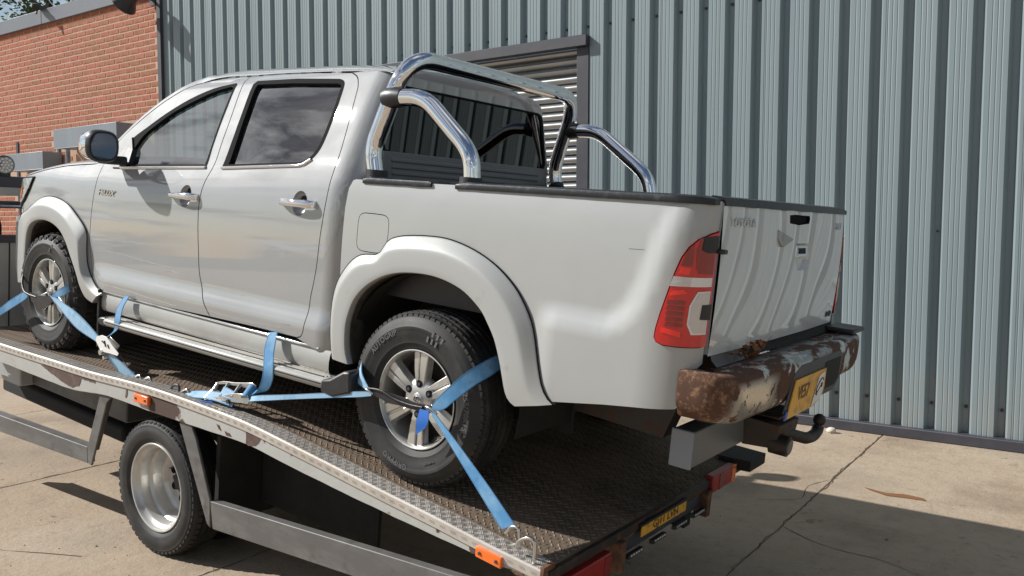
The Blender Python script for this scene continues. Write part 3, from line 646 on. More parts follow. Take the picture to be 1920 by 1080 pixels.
    if sd>0:
        panel('tape_patch',sh_([(-1.150,.790),(E_-.001,.797),(-1.1745,.742),(-1.160,.738),(-1.148,.748)]),M_TAPE,lp,bed=True,off=.012,fl=.003)
        panel('tape_patch',sh_([(-1.162,.565),(-1.1745,.568),(-1.1745,.515),(-1.160,.516)]),M_TAPE,lp,bed=True,off=.013,fl=.003)
        m=MB().box((-1.19,.738,.745),(.035,.035,.016)); m.obj('tape_patch',M_TAPE,lp,bev=.005)
    MB().box((-1.10,.70*sd,.62),(.13,.10,.40)).obj('lamp_housing',M_DARK,lp)
    # flares
    def flare(nm,OUT,INN,ytop,bed,prof_):
        n=64
        def res(P):
            P=[Vector(p) for p in sm(P,4)]; L_=[0]
            for a,b in zip(P,P[1:]): L_.append(L_[-1]+(b-a).length)
            o=[];j=0
            for i in range(n+1):
                t=L_[-1]*i/n
                while j<len(L_)-2 and L_[j+1]<t: j+=1
                o.append(P[j].lerp(P[j+1],(t-L_[j])/max(1e-9,L_[j+1]-L_[j])))
            return o
        A=res(OUT);B=res(INN); rows=[]; inner=[]
        for a,b in zip(A,B):
            ya=SP(a.x,a.y,bed); row=[Vector((ya.x,ya.y-.012,ya.z))]
            for v,dy in prof_:
                c=a.lerp(b,v); base=SP(a.x,a.y,bed).y
                yy=base+.004+(ytop(c.x)-base-.004)*dy; xx=c.x if a.x<3.50 else ya.x+(b.x-ya.x)*v
                row.append(Vector((xx,yy,c.y)))
            e=row[-1]; q=(b-a).normalized()
            row+= [Vector((e.x+q.x*.004,e.y-.010,e.z+q.y*.004)),Vector((e.x+q.x*.002,e.y-.030,e.z+q.y*.002))]
            inner.append([Vector((p.x,p.y*sd,p.z)) for p in (row[-1],Vector((e.x+q.x*.006,e.y-.032,e.z+q.y*.006)),Vector((e.x,e.y-.10,e.z)),Vector((e.x-q.x*.02,e.y-.19,e.z-q.y*.02)))])
            rows.append([Vector((p.x,p.y*sd,p.z)) for p in row])
        m=MB().grid(rows)
        # end caps
        for r in (rows[0],rows[-1]):
            m.add(r+[Vector((r[0].x,r[0].y-.1*sd,r[0].z))],[tuple(range(len(r)+1))])
        MB().tube([Vector((r[1].x,r[1].y+.001*sd,r[1].z)) for r in rows],.0032,n=5).obj('flare_seal',M_SEAL,pk)
        f_=m.obj(nm,M_FLARE,pk,smooth=38); MB().grid(inner).obj('flare_inner_edge',M_MUD,f_,smooth=50); return f_
    PR=[(0,.02),(.015,.12),(.05,.22),(.16,.52),(.28,.84),(.33,.93),(.38,.97),(.46,.99),(.8,1.0),(.95,.995),(.993,.96)]
    ROUT=[(.530,.085),(.541,.164),(.546,.253),(.540,.343),(.520,.417),(.484,.475),(.440,.523),(.395,.552),(.345,.563),(.300,.566),(.275,.575),(.256,.600),(.225,.637),(.17,.657),(.094,.669),(-.01,.676),(-.1,.674),(-.2,.655),(-.29,.625),(-.368,.585),(-.443,.529),(-.493,.473),(-.533,.410),(-.56,.34),(-.585,.26),(-.612,.19),(-.642,.148),(-.672,.128)]
    RIN=[(.386,.077),(.410,.138),(.416,.234),(.403,.296),(.374,.362),(.322,.420),(.263,.460),(.196,.492),(.119,.513),(.032,.523),(-.053,.524),(-.137,.513),(-.215,.490),(-.27,.460),(-.323,.42),(-.358,.376),(-.392,.326),(-.424,.252),(-.446,.184),(-.464,.132),(-.485,.104),(-.514,.090)]
    flare('wheel_arch_flare',ROUT,RIN,lambda x:.899,True,PR)
    FIN=[(3.383,.030),(3.405,.145),(3.393,.237),(3.368,.335),(3.311,.405),(3.208,.447),(3.095,.460),(2.984,.446),(2.897,.411),(2.831,.354),(2.786,.295),(2.742,.236),(2.699,.178),(2.655,.110),(2.592,.055),(2.511,.033)]
    FOUT=[(3.66,.0),(3.70,.08),(3.735,.17),(3.75,.28),(3.73,.367),(3.65,.43),(3.50,.487),(3.40,.532),(3.286,.580),(3.162,.603),(3.029,.600),(2.898,.572),(2.791,.517),(2.706,.462),(2.668,.415),(2.664,.33),(2.650,.246),(2.612,.188),(2.532,.131),(2.44,.100)]
    flare('wheel_arch_flare',FOUT,FIN,lambda x:.905-max(0,x-3.15)**2*.36,False,PR)
    # wheel arch liners
    for cx,r,x0,x1 in ((-.02,.47,-.52,.44),(3.05,.44,2.50,3.45)):
        rows=[]
        for i in range(17):
            t=math.pi*(1.08-1.16*i/16); rows.append([(cx+r*1.02*math.cos(t),y*sd,.06+r*math.sin(t)) for y in (.84,.72,.60,.42)])
        MB().grid(rows).obj('arch_liner',M_ARCH,pk,smooth=60)
        MB().box((cx,.44*sd,.2),(x1-x0,.02,.62)).obj('arch_liner',M_DARK,pk)
    # sill, bright strip and side step
    MB().grid([[(x,y*sd,z) for y,z in ((.835,.108),(.862,.102),(.868,.085),(.874,.055),(.874,.022),(.866,-.002),(.845,-.012),(.80,-.02))] for x in [2.46-.205*i for i in range(10)]+[.53]]).obj('sill',M_FLARE,pk,smooth=40)
    MB().tube([(2.44-.19*i,.871*sd,.108) for i in range(10)]+[(.60,.871*sd,.108)],.0065,n=8).obj('sill_trim',M_CHROME,pk,smooth=60)
    m=MB(); tz=lambda x:-.016*(x-.46)/1.85
    SPF=[(.82,-.006),(.93,.002),(.950,-.002),(.960,-.012),(.960,-.028),(.948,-.044),(.82,-.048)]
    m.prism(SPF,lambda y,z:(2.28,y*sd,z+tz(2.28)),lambda y,z:(.46,y*sd,z+tz(.46)))
    st=m.obj('side_step',M_FLARE,pk,bev=.004)
    for y in (.925,.905,.885): m=MB().hexa([(2.2,(y-.004)*sd,tz(2.2)-.004),(.5,(y-.004)*sd,-.004),(.5,(y+.004)*sd,-.004),(2.2,(y+.004)*sd,tz(2.2)-.004),(2.2,(y-.004)*sd,tz(2.2)+.0042),(.5,(y-.004)*sd,.0042),(.5,(y+.004)*sd,.0042),(2.2,(y+.004)*sd,tz(2.2)+.0042)]); m.obj('step_tread',M_BLACK if y>.92 else M_ALU,st)
    m=MB().hexa([(2.26,.9605*sd,-.022+tz(2.26)),(.48,.9605*sd,-.022),(.48,.962*sd,-.022),(2.26,.962*sd,-.022+tz(2.26)),(2.26,.9605*sd,-.017+tz(2.26)),(.48,.9605*sd,-.017),(.48,.962*sd,-.017),(2.26,.962*sd,-.017+tz(2.26))]); m.obj('step_tread',M_BLACK,st)
    m=MB().prism([(.475,.004),(.42,.018),(.34,.066),(.30,.070),(.29,-.02),(.40,-.058),(.475,-.050)],lambda x,z:(x,.78*sd,z),lambda x,z:(x,.966*sd,z-.004)); m.obj('step_end_cap',M_BLACK,pk,bev=.010)
    m=MB().prism([(2.27,-.012),(2.33,-.018),(2.36,-.035),(2.34,-.062),(2.27,-.066)],lambda x,z:(x,.80*sd,z),lambda x,z:(x,.955*sd,z)); m.obj('step_end_cap',M_BLACK,pk,bev=.010)
    MB().box((2.47,.78*sd,-.05),(.02,.22,.34)).obj('mud_flap',M_BLACK,pk,bev=.004)
    # door mirror
    mr_=thing_=None
    m=MB(); rows=[]
    # housing: lofted rounded sections along x (front) to rear face
    secs=[(2.44,.935,.03,.03),(2.43,.935,.058,.055),(2.405,.935,.075,.072),(2.37,.935,.084,.082),(2.33,.934,.088,.086),(2.30,.934,.087,.085)]
    for x,z,a,b in secs:
        rows.append([(x,(.982+a*math.copysign(abs(math.cos(t))**.75,math.cos(t)))*sd,z+b*math.copysign(abs(math.sin(t))**.7,math.sin(t))) for t in [2*math.pi*k/24 for k in range(25)]])
    mh=m.grid(rows).obj('mirror_housing',M_CHROME,pk,smooth=60)
    rows=[]
    for x,z,a,b in ((2.305,.934,.090,.088),(2.285,.933,.089,.087),(2.272,.933,.082,.080),(2.276,.933,.071,.070)):
        rows.append([(x,(.982+a*math.copysign(abs(math.cos(t))**.75,math.cos(t)))*sd,z+b*math.copysign(abs(math.sin(t))**.7,math.sin(t))) for t in [2*math.pi*k/24 for k in range(25)]])
    MB().grid(rows).obj('mirror_surround',M_BLACK,mh,smooth=60)
    MB().add(rows[-1][:24],[tuple(range(24))]).obj('mirror_glass',M_CHROME,mh)
    m=MB(); m.prism([(2.52,.82),(2.40,.825),(2.36,.845),(2.38,.93),(2.44,1.0),(2.47,.95)],lambda x,z:(x,(SP(x,z).y-.02)*sd,z),lambda x,z:(x,(SP(x,z).y+.012)*sd,z)); m.obj('mirror_sail',M_BLACK,mh)
    m=MB(); m.box((2.40,.865*sd,.862),(.12,.12,.05)); m.obj('mirror_arm',M_BLACK,mh,bev=.012)
    # head lamp
    hl=panel('head_lamp',[(3.44,.700),(3.54,.692),(3.66,.672),(3.74,.645),(3.75,.50),(3.64,.505),(3.56,.55),(3.49,.63)],M_HEAD,pk,off=.012,grid=.04,side=sd)
    panel('lamp_seal',[(3.425,.710),(3.54,.702),(3.67,.682),(3.76,.655),(3.765,.49),(3.635,.493),(3.545,.545),(3.475,.63)],M_SEAL,hl,off=.006,grid=.05,side=sd)
    panel('indicator_lens',[(3.56,.63),(3.59,.63),(3.62,.57),(3.60,.555)],M_ORG,hl,off=.015,grid=.04,side=sd)
# small dings and scratches in the lower doors
M_DING=mat('bare scratch',(.62,.62,.60),rough=.25,metal=.6)
for P in ([(2.50,.330),(2.47,.335),(2.30,.338),(2.10,.330),(1.98,.326),(1.80,.322)],[(1.86,.300),(1.81,.306),(1.74,.300)],[(1.90,.225),(1.80,.226)],[(2.45,.150),(2.2,.147),(1.9,.136),(1.7,.132)],[(1.20,.262),(1.12,.272),(.99,.262)],[(.86,.180),(.80,.184)],[(1.45,.15),(1.2,.147),(1.0,.15),(.86,.156)]):
    q=crom([(a,b,0) for a,b in P],4); q=[SP(v.x,v.y+.0012*math.sin(v.x*60))+Vector((0,.0004,0)) for v in q]
    MB().tube(q,.0011,n=4).obj('scratch',M_DING,pk)
q=[SP(-.90-.012*t,.725+.0005*t,True)+Vector((0,.0004,0)) for t in range(6)]
MB().tube(q,.0007,n=4).obj('scratch',M_FRAME,pk)
# roof and pillars
ZD=[(.56,1.375),(.80,1.381),(1.05,1.384),(1.352,1.385),(1.65,1.376),(1.82,1.372),(1.977,1.358),(2.104,1.331),(2.20,1.280),(2.335,1.196),(2.481,1.076),(2.575,.981),(2.70,.88),(2.80,.845)]
ZC=[(.50,1.405),(.56,1.43),(.70,1.450),(.98,1.462),(1.3,1.461),(1.74,1.458),(1.98,1.446),(2.05,1.435)]
rows=[]
for i in range(46):
    x=.53+i*(2.02-.53)/45; zd=interp(ZD,x)+.001; zc=interp(ZC,x); ye=S(x,zd)-.001
    rr=[]
    for j in range(41):
        u=-1+2*j/40; y=ye*math.sin(u*math.pi/2)*1.0; t=abs(y/ye); z=zd+(zc-zd)*max(0,1-t**2.6)**(1/1.5)
        rr.append((x,y,z))
    rows.append(rr)
MB().grid(rows).obj('roof',M_PAINT,pk,smooth=50)
# roof rear edge down to the back window
zc0=rows[0]
MB().grid([zc0,[(x-.012,y*.995,z-.012) for x,y,z in zc0],[(.508,y*.99,1.352) if z>1.352 else (.51,y*.99,z-.02) for x,y,z in zc0]]).obj('roof_rear_edge',M_PAINT,pk,smooth=50)
for sd in (1,-1):
    rows=[]
    for i in range(30):
        x=1.70+i*(2.80-1.70)/29; zd=interp(ZD,x); y=S(min(x,2.55),zd)-.001-(max(0,x-2.55)*.05)
        kk=.7 if x<1.96 else .7+.5*min(1,(x-1.96)/.07) if x<2.03 else 1.2-.2*min(1,(x-2.03)/.25); rows.append([(x,y*sd,zd),(x+.012,(y-.008)*sd,zd+.016*kk),(x+.022,(y-.025)*sd,zd+.026*kk),(x+.03,(y-.07)*sd,zd+.036*kk),(x+.02,(y-.09)*sd,zd+.02)])
    MB().grid(rows).obj('windscreen_pillar',M_PAINT,pk,smooth=60)
rows=[]
for i in range(10):
    x=2.0+i*(2.82-2.0)/9; zd=interp(ZD,x)+.03; ye=S(min(x,2.55),zd-.03)-.06
    rows.append([(x+.05*(1-(j/6-1)**2),ye*(j/6-1),zd+.012*(1-(j/6-1)**2)) for j in range(13)])
MB().grid(rows).obj('windscreen',M_GF,pk,smooth=60)
# hood
rows=[]
for i in range(24):
    x=2.60+i*(3.795-2.60)/23; zf=hz_(x)+.004; 
    ye=SP(x if x<3.50 else 3.50+.27*math.asin(min(1,(x-3.50)/.30)),zf).y-.003
    rows.append([(x,ye*math.sin((j/12-1)*math.pi/2),zf+(.055+.02*(1-abs(j/12-1)))*max(0,1-abs(math.sin((j/12-1)*math.pi/2))**3)**.5) for j in range(25)])
MB().grid(rows).obj('hood',M_PAINT,pk,smooth=60)
MB().box((2.72,0,.84),(.2,1.3,.02)).obj('cowl',M_BLACK,pk)
# front end
rows=[]
for i in range(17):
    t=i/8-1; y=.60*t; x=3.95-.13*abs(t)**2.2
    rows.append([(x-.10,y,.70),(x-.02,y,.62),(x,y,.45),(x+.01,y,.25),(x-.03,y,.05),(x-.10,y,-.02)])
fb=MB().grid(rows).obj('front_bumper',M_PAINT,pk,smooth=50)
MB().box((3.90,0,.52),(.10,.9,.16)).obj('grille',M_BLACK,pk,bev=.01)
# cab back wall and rear window
gl=sm([(.642,1.03),(.657,1.012+.03),(.60,1.20),(.575,1.30),(.555,1.318)],2)
RW=[(.60,1.000),(.655,1.012),(.668,1.04),(.635,1.18),(.606,1.285),(.585,1.312),(.55,1.320)]
RW=RW+[(-y,z) for y,z in reversed(RW)]
def back(name,poly,m,parent,x=.505,holes=(),th=.012,sx=-1,**k):
    return panel(name,poly,m,parent,sf=lambda y,z:Vector((x,y,z)),holes=holes,grid=.12,fl=0,**k)
CB=[(.705,.30),(.705,.90),(.700,1.02),(.66,1.16),(.61,1.30),(.585,1.352),(.40,1.395),(0,1.405)]
CB=CB+[(-y,z) for y,z in reversed(CB[:-1])]
def flatp(name,poly,x,m,parent,holes=(),th=.012,**k):
    pts=[Vector(p) for p in poly]; ed=[(i,(i+1)%len(poly)) for i in range(len(poly))]
    for h in holes:
        b=len(pts); pts+=[Vector(p) for p in h]; ed+=[(b+i,b+(i+1)%len(h)) for i in range(len(h))]
    r=geometry.delaunay_2d_cdt(pts,ed,[],0,1e-7); V=[(x,q.x,q.y) for q in r[0]]; n=len(V); F=[]
    for f in r[2]:
        c=sum((r[0][i] for i in f),Vector((0,0)))/len(f)
        if inside(c,poly) and not any(inside(c,h) for h in holes): F.append(tuple(f))
    cnt={(f[i],f[(i+1)%len(f)]) for f in F for i in range(len(f))}
    V+=[(x+th,v[1],v[2]) for v in V]; G=[tuple(reversed(f)) for f in F]+[tuple(i+n for i in f) for f in F]
    for a,b in cnt:
        if (b,a) not in cnt: G.append((a,b,b+n,a+n))
    return obj(name,V,G,m,parent,**k)
cbk=flatp('cab_back',CB,.505,M_PAINT,pk,holes=[RW])
flatp('rear_window_seal',[(y*1.0+.0,z) for y,z in RW],.500,M_SEAL,cbk,holes=[[(y*.965,1.165+(z-1.165)*.93) for y,z in RW]],th=.01)
flatp('rear_window',[(y*.97,1.165+(z-1.165)*.935) for y,z in RW],.506,M_GRW,cbk,th=.004)
for i,z in enumerate((.978,.948,.918,.888,.858)): MB().box((.497,0,z),(.016,1.20-.01*i,.022)).obj('back_rib',M_BEAM,cbk,bev=.006)
MB().box((.500,0,.935),(.012,1.30,.16)).obj('vent_panel',M_BEAM,cbk,bev=.004)
# interior
it=MB(); it.box((1.75,0,.10),(2.2,1.56,.04)); it.obj('cab_floor',M_DARK,pk)
for y in (.36,-.36):
    s=MB(); s.hexa([(1.35,y-.24,.55),(1.52,y-.24,.52),(1.52,y+.24,.52),(1.35,y+.24,.55),(1.22,y-.20,1.08),(1.32,y-.20,1.08),(1.32,y+.20,1.08),(1.22,y+.20,1.08)]); s.box((1.70,y,.50),(.5,.50,.16)); sb=s.obj('front_seat',M_INT,pk,bev=.03,seg=3)
    MB().box((1.24,y,1.18),(.09,.26,.16)).obj('headrest',M_INT,sb,bev=.03,seg=3)
s=MB(); s.hexa([(.62,-.66,.5),(.80,-.66,.5),(.80,.66,.5),(.62,.66,.5),(.58,-.62,1.08),(.68,-.62,1.08),(.68,.62,1.08),(.58,.62,1.08)]); s.box((.98,0,.48),(.5,1.32,.16)); s.obj('rear_seat',M_INT,pk,bev=.03,seg=3)
MB().hexa([(2.25,-.72,.45),(2.75,-.72,.45),(2.75,.72,.45),(2.25,.72,.45),(2.30,-.72,.86),(2.78,-.70,.86),(2.78,.70,.86),(2.30,.72,.86)]).obj('dashboard',M_INT,pk,bev=.03,seg=3)
MB().tube([(2.10+.06*math.cos(t)*.5,-.37+.19*math.cos(t),.86+.17*math.sin(t)) for t in [2*math.pi*i/24 for i in range(24)]],.014,n=8,closed=True).obj('steering_wheel',M_BLACK,pk,smooth=60)
# inner dark core so that gaps read dark
MB().box((3.0,0,.40),(.9,.86,.62)).obj('engine_bay',M_DARK,pk)
for sd in (1,-1):
    MB().box((1.60,.803*sd,.45),(2.0,.02,.66)).obj('inner_panel',M_DARK,pk)
    MB().box((2.80,.74*sd,.62),(.3,.02,.34)).obj('inner_panel',M_DARK,pk)
# load bed
lb=MB(); lb.box((-.33,0,.40),(1.66,1.50,.03)); lb.box((.468,0,.62),(.02,1.46,.44)); lb.box((-1.135,0,.62),(.03,1.44,.42))
for sd in (1,-1): lb.box((-.33,.742*sd,.62),(1.62,.02,.46))
lb.obj('load_bed',M_BLACK,pk)
for sd in (1,-1):
    for a,b in ((.42,.03),(-.10,-1.172)):
        rr=[]
        for i in range(25):
            x=a+(b-a)*i/24; z=topz(x); k_=1 if 0<i<24 else .3; yo=SP(x,.86,True).y+.008; w_=.0015*noise.noise(Vector((x*14,sd,0)))
            rr.append([(x,.70*sd,z-.014),(x,.70*sd,z+.008*k_),(x,.715*sd,z+.013*k_),(x,(yo-.02)*sd,z+.013*k_+w_),(x,(yo-.004)*sd,z+.007*k_),(x,yo*sd,z-.006),(x,(yo-.002)*sd,z-.016+w_*2),(x,(yo-.014)*sd,z-.017)])
        m=MB().grid(rr); m.add(rr[0],[tuple(range(8))]); m.add(rr[-1],[tuple(range(8))])
        m.obj('bed_rail_cap',M_CAP,pk,smooth=50)
    MB().hexa([(.486,.72*sd,.86),(-.6,.72*sd,.885),(-.6,.826*sd,.885),(.486,.826*sd,.86),(.486,.72*sd,.877),(-.6,.72*sd,.901),(-.6,.824*sd,.901),(.486,.824*sd,.877)]).obj('bed_rail',M_PAINT,pk,bev=.004)
# tailgate
TG=[(.727,.384),(.731,.60),(.731,.905),(.715,.915),(-.715,.915),(-.731,.905),(-.731,.60),(-.727,.384)]
HD=[(.088,.880),(.02,.884),(-.10,.882),(-.168,.882),(-.176,.866),(-.165,.850),(-.10,.846),(-.03,.842),(.02,.845),(.082,.848)]
PL=[(-.012,.768),(-.200,.768),(-.196,.700),(-.150,.655),(-.060,.657),(-.018,.700)]
pts_=[]
def tgx(y,z): return -1.176-.012*math.cos(y/.73*math.pi/2)-.010*max(0,1-((z-.66)/.26)**2)-.0016*noise.noise(Vector((y*3.1,z*2.2,.3)))
tg=None
def tpanel(name,poly,m,parent,holes=(),off=0.0,grid=.03,fl=.02):
    o=panel(name,poly,m,parent,sf=lambda y,z:Vector((tgx(y,z),y,z)),holes=holes,grid=grid,fl=0)
    me=o.data
    # make sure that it faces the rear
    if me.polygons[0].normal.x>0: me.flip_normals()
    if off: 
        for v in me.vertices: v.co.x-=off
    nn=[]
    for v in me.vertices:
        p=v.co+OFF[o.name]; e=.004; ax=Vector((tgx(p.y+e,p.z)-tgx(p.y-e,p.z),2*e,0)); bz=Vector((tgx(p.y,p.z+e)-tgx(p.y,p.z-e),0,2*e)); q=ax.cross(bz); 
        if q.x>0:q=-q
        nn.append(tuple(q.normalized()))
    me.shade_smooth(); me.normals_split_custom_set_from_vertices(nn); return o
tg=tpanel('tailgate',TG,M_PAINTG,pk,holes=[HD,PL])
MB().box((-1.150,0,.65),(.03,1.455,.53)).obj('tailgate_inner',M_BLACK,tg)
m=MB(); m.add([(tgx(y,.9)+d,y,z) for (y,z) in ((.731,.39),(.731,.905),(.715,.915),(-.715,.915),(-.731,.905),(-.731,.39)) for d in (0,.06)],[(2*i,2*i+1,2*i+3,2*i+2) for i in range(5)]+[(10,11,1,0)]); m.obj('tailgate_edge',M_PAINTG,tg)
m=MB(); n=24
for i in range(n):
    y0=.728-1.456*i/n; y1=.728-1.456*(i+1)/n; zz=.918; w=lambda y:.003*noise.noise(Vector((y*9,0,0)))
    m.hexa([(-1.13,y0,.903),(-1.13,y1,.903),(tgx(y1,.9)-.006,y1,.898+w(y1)),(tgx(y0,.9)-.006,y0,.898+w(y0)),(-1.13,y0,.93),(-1.13,y1,.93),(tgx(y1,.9)-.001,y1,.926),(tgx(y0,.9)-.001,y0,.926)])
m.obj('tailgate_cap',M_CAP,tg)
MB().box((-1.155,-.04,.864),(.05,.28,.05)).obj('handle_hole',M_SEAL,tg)
m=MB().add([(tgx(.21,.82)-.004,.213,.822),(tgx(.11,.79)-.030,.112,.788),(tgx(.17,.76)-.012,.172,.756),(tgx(.2,.78)-.002,.215,.79)],[(0,1,2,3),(3,2,1,0)]); m.V+= [Vector((v.x+.016,v.y,v.z)) for v in m.V]; m.F+=[(0,1,5,4),(1,2,6,5),(2,3,7,6),(3,0,4,7)]; m.obj('broken_clip',M_PAINT,tg)
# recess with plaque
rows=[[(tgx(y,z),y,z) for y,z in PL+[PL[0]]],[(tgx(y,z)+.018,-.105+(y+.105)*.9,.71+(z-.71)*.9) for y,z in PL+[PL[0]]],[(tgx(y,z)+.030,-.105+(y+.105)*.5,.71+(z-.71)*.4) for y,z in PL+[PL[0]]],[(tgx(-.1,.71)+.03,-.105,.71)]*len(PL+[PL[0]])]
MB().grid(rows).obj('camera_recess',M_PAINTG,tg,smooth=30)
MB().box((-1.190,-.108,.735),(.008,.150,.050)).obj('chrome_plaque',M_CHROME,tg,bev=.004)
# lettering
def text(body,size,depth=.004,shear=0.0,space=1.0):
    c=bpy.data.curves.new('t','FONT'); c.body=body; c.size=size; c.extrude=depth/2; c.align_x='CENTER'; c.align_y='CENTER'; c.shear=shear; c.space_character=space; c.resolution_u=2; c.offset=size*.012
    o=bpy.data.objects.new('t',c); COL.objects.link(o); dg=bpy.context.evaluated_depsgraph_get(); me=bpy.data.meshes.new_from_object(o.evaluated_get(dg))
    V=[v.co.copy() for v in me.vertices]; F=[tuple(p.vertices) for p in me.polygons]
    bpy.data.objects.remove(o); bpy.data.curves.remove(c); bpy.data.meshes.remove(me); return V,F
def tx(name,body,size,f,mt,parent,**k):
    V,F=text(body,size,**k); return obj(name,[f(v) for v in V],F,mt,parent)
M_LT=mat('chrome letters',(.70,.70,.70),rough=.15,metal=.9)
tx('letters','TOYOTA',.046,lambda v:(tgx(.56-v.x,.843)-.003-v.z,.564-v.x*1.12,.843+v.y*.95),M_LT,tg,space=1.12)
tx('letters','HILUX',.046,lambda v:(tgx(-.6-v.x,.84)-.003-v.z,-.610-v.x,.840+v.y*.95),M_LT,tg,shear=.25)
tx('letters','D-4D',.036,lambda v:(tgx(-.68-v.x,.44)-.002-v.z,-.660-v.x,.430+v.y),M_FRAME,tg)
tx('letters','HILUX',.052,lambda v:(2.494-v.x*1.15,SP(2.494,.672).y+.003+v.z,.672+v.y*.9),M_LT,pk,shear=.28)
tx('letters','TOYA',.034,lambda v:(-1.195-v.z,-.108-v.x,.735+v.y),M_INK,tg)
# rear bumper
path=[]
for i in range(41):
    y=-.705+1.41*i/40; path.append((Vector((-1.322-.016*math.cos(y/.705*math.pi/2),y,0)),Vector((-1,0,0))))
arc_=[]
for i in range(1,9):
    t=i/8*math.pi/2; arc_.append((Vector((-1.322+.125-.125*math.cos(t),.705+.135*math.sin(t),0)),Vector((-math.cos(t),math.sin(t),0))))
arc_.append((Vector((-1.13,.842,0)),Vector((0,1,0)))); 
path=[(Vector((p.x,-p.y,0)),Vector((n.x,-n.y,0))) for p,n in reversed(arc_)]+path+arc_
PRB=[(.150,.338),(.100,.344),(.030,.347),(.016,.344),(.006,.336),(.001,.322),(.0,.30),(.0,.26),(.003,.225),(.012,.195),(.026,.176),(.05,.166),(.12,.158)]
rows=[]
for p,n in path:
    e=abs(n.y); rr=[]
    for d,z in PRB:
        d2=d*(1-.35*e)+.012*e*max(0,(.24-z)/.08); rr.append(tuple(p-n*d2)[:2]+(z+.012*e*(1 if z<.2 else 0),))
    rows.append(rr)
bp_=MB().grid(rows).obj('rear_bumper',M_BUMP,pk,smooth=32)
for sd in (1,-1):
    r=rows[-1] if sd>0 else rows[0]
    m=MB(); m.add(r,[tuple(range(len(r)))]); m.obj('bumper_end',M_RUST,bp_)
MB().box((-1.10,0,.125),(.06,1.00,.07)).obj('bumper_gap_blocker',M_DARK,bp_)  # added dark bar, blocks the light showing between bumper and tow beam
m=MB().grid([[(-1.19,y,.345),(-1.175,y,.375),(-1.165,y,.385)] for y in [-.72+1.14*i/20 for i in range(21)]]); m.obj('bumper_filler',M_DARK,bp_)
m=MB().grid([[(-1.20,y,.345),(-1.178,y,.365),(-1.170,y,.388)] for y in [.42+.27*i/8 for i in range(9)]]); m.obj('bumper_filler',M_GUARD,bp_)
MB().box((-1.245,-.745,.363),(.13,.20,.022)).obj('step_pad',M_BLACK,bp_,bev=.006)
# number plate recess & plate
m=MB().prism([(.34,.150),(.26,.290),(.18,.318),(-.36,.318),(-.40,.290),(-.37,.190),(-.30,.150)],lambda y,z:(-1.331,y,z),lambda y,z:(-1.338,y,z)); m.obj('plate_surround',M_FRAME,bp_,bev=.003)
m=MB().prism([(-.14,.175),(-.14,.290),(-.36,.290),(-.35,.20),(-.30,.175)],lambda y,z:(-1.339,y,z),lambda y,z:(-1.3405,y,z)); m.obj('plate_recess',M_DARK,bp_)
m=MB().prism([(.318,.128),(.250,.268),(-.135,.268),(-.135,.190),(-.118,.165),(-.02,.128)],lambda y,z:(-1.340,y,z),lambda y,z:(-1.345,y,z)); pt=m.obj('number_plate',M_YEL,bp_)
m=MB().prism([(.352,.128),(.322,.128),(.306,.160),(.330,.160)],lambda y,z:(-1.341,y,z),lambda y,z:(-1.346,y,z)); m.obj('plate_blue_band',M_BLUE,pt)
tx('plate_digits','VE57',.074,lambda v:(-1.3465-v.z,.150-v.x*.88-v.y*.10,.210+v.y),mat('faded ink',(.16,.10,.05),rough=.6),pt,depth=.001)
m=MB().prism([(.035,.128),(-.010,.205),(-.040,.250),(-.112,.258),(-.100,.160),(-.02,.142)],lambda y,z:(-1.347,y,z),lambda y,z:(-1.3478,y,z)); stk=m.obj('sticker',M_WHITEPL,pt)
m=MB(); m.tube(crom([(-1.3485,-.005,.190),(-1.3485,-.02,.205),(-1.3485,-.045,.222),(-1.3485,-.065,.232),(-1.3485,-.090,.234),(-1.3485,-.095,.222)],4),.0022,n=5); m.tube(crom([(-1.3485,-.002,.180),(-1.3485,-.03,.184),(-1.3485,-.06,.200),(-1.3485,-.092,.212)],4),.0018,n=5)
for c in ((-.018,.180),(-.078,.206)): m.tube([(-1.3485,c[0]+.007*math.cos(t),c[1]+.009*math.sin(t)) for t in [2*math.pi*i/12 for i in range(12)]],.0016,n=5,closed=True)
m.obj('car_drawing',M_INK,stk)
# chassis beam & tow hitch
bm=MB().box((-1.045,.0,-.010),(.085,1.10,.140)); bm.box((-1.0,0,.10),(.10,.5,.12)); bmo=bm.obj('tow_beam',M_BEAM,pk,bev=.006)
for sd in (1,-1): MB().box((-1.045,.5545*sd,-.010),(.090,.012,.146)).obj('beam_end_cap',M_BEAME,bmo,bev=.005)
for sd in (1,-1):
    MB().hexa([(-.55,.43*sd,.02),(-.95,.43*sd,.0),(-.95,.52*sd,.0),(-.55,.52*sd,.02),(-.55,.43*sd,.15),(-1.02,.43*sd,.20),(-1.02,.52*sd,.20),(-.55,.52*sd,.15)]).obj('chassis_rail',M_HITCH,pk)
hm=MB(); hm.hexa([(-1.08,.02,-.09),(-1.22,.00,-.085),(-1.22,-.22,-.085),(-1.08,-.24,-.09),(-1.08,.05,.04),(-1.23,.02,.02),(-1.23,-.24,.010),(-1.08,-.27,.04)]); hm.box((-1.15,-.12,.045),(.14,.24,.012))
h=hm.obj('tow_hitch',M_HITCH,pk,bev=.004)
m=MB(); m.tube(crom([(-1.20,-.14,-.045),(-1.23,-.23,-.068),(-1.245,-.32,-.092),(-1.25,-.41,-.098),(-1.25,-.465,-.088),(-1.25,-.48,-.068)],5),.026,n=12); m.cyl((-1.25,-.48,-.085),(-1.25,-.482,-.055),.016,.013,n=12); m.obj('tow_neck',M_HITCH,h,smooth=60)
rows=[]
for i in range(9):
    ph=math.pi*i/8; rows.append([(-1.25+.029*math.sin(ph)*math.cos(t),-.485+.029*math.sin(ph)*math.sin(t),-.038+.029*math.cos(ph)) for t in [2*math.pi*k/16 for k in range(17)]])
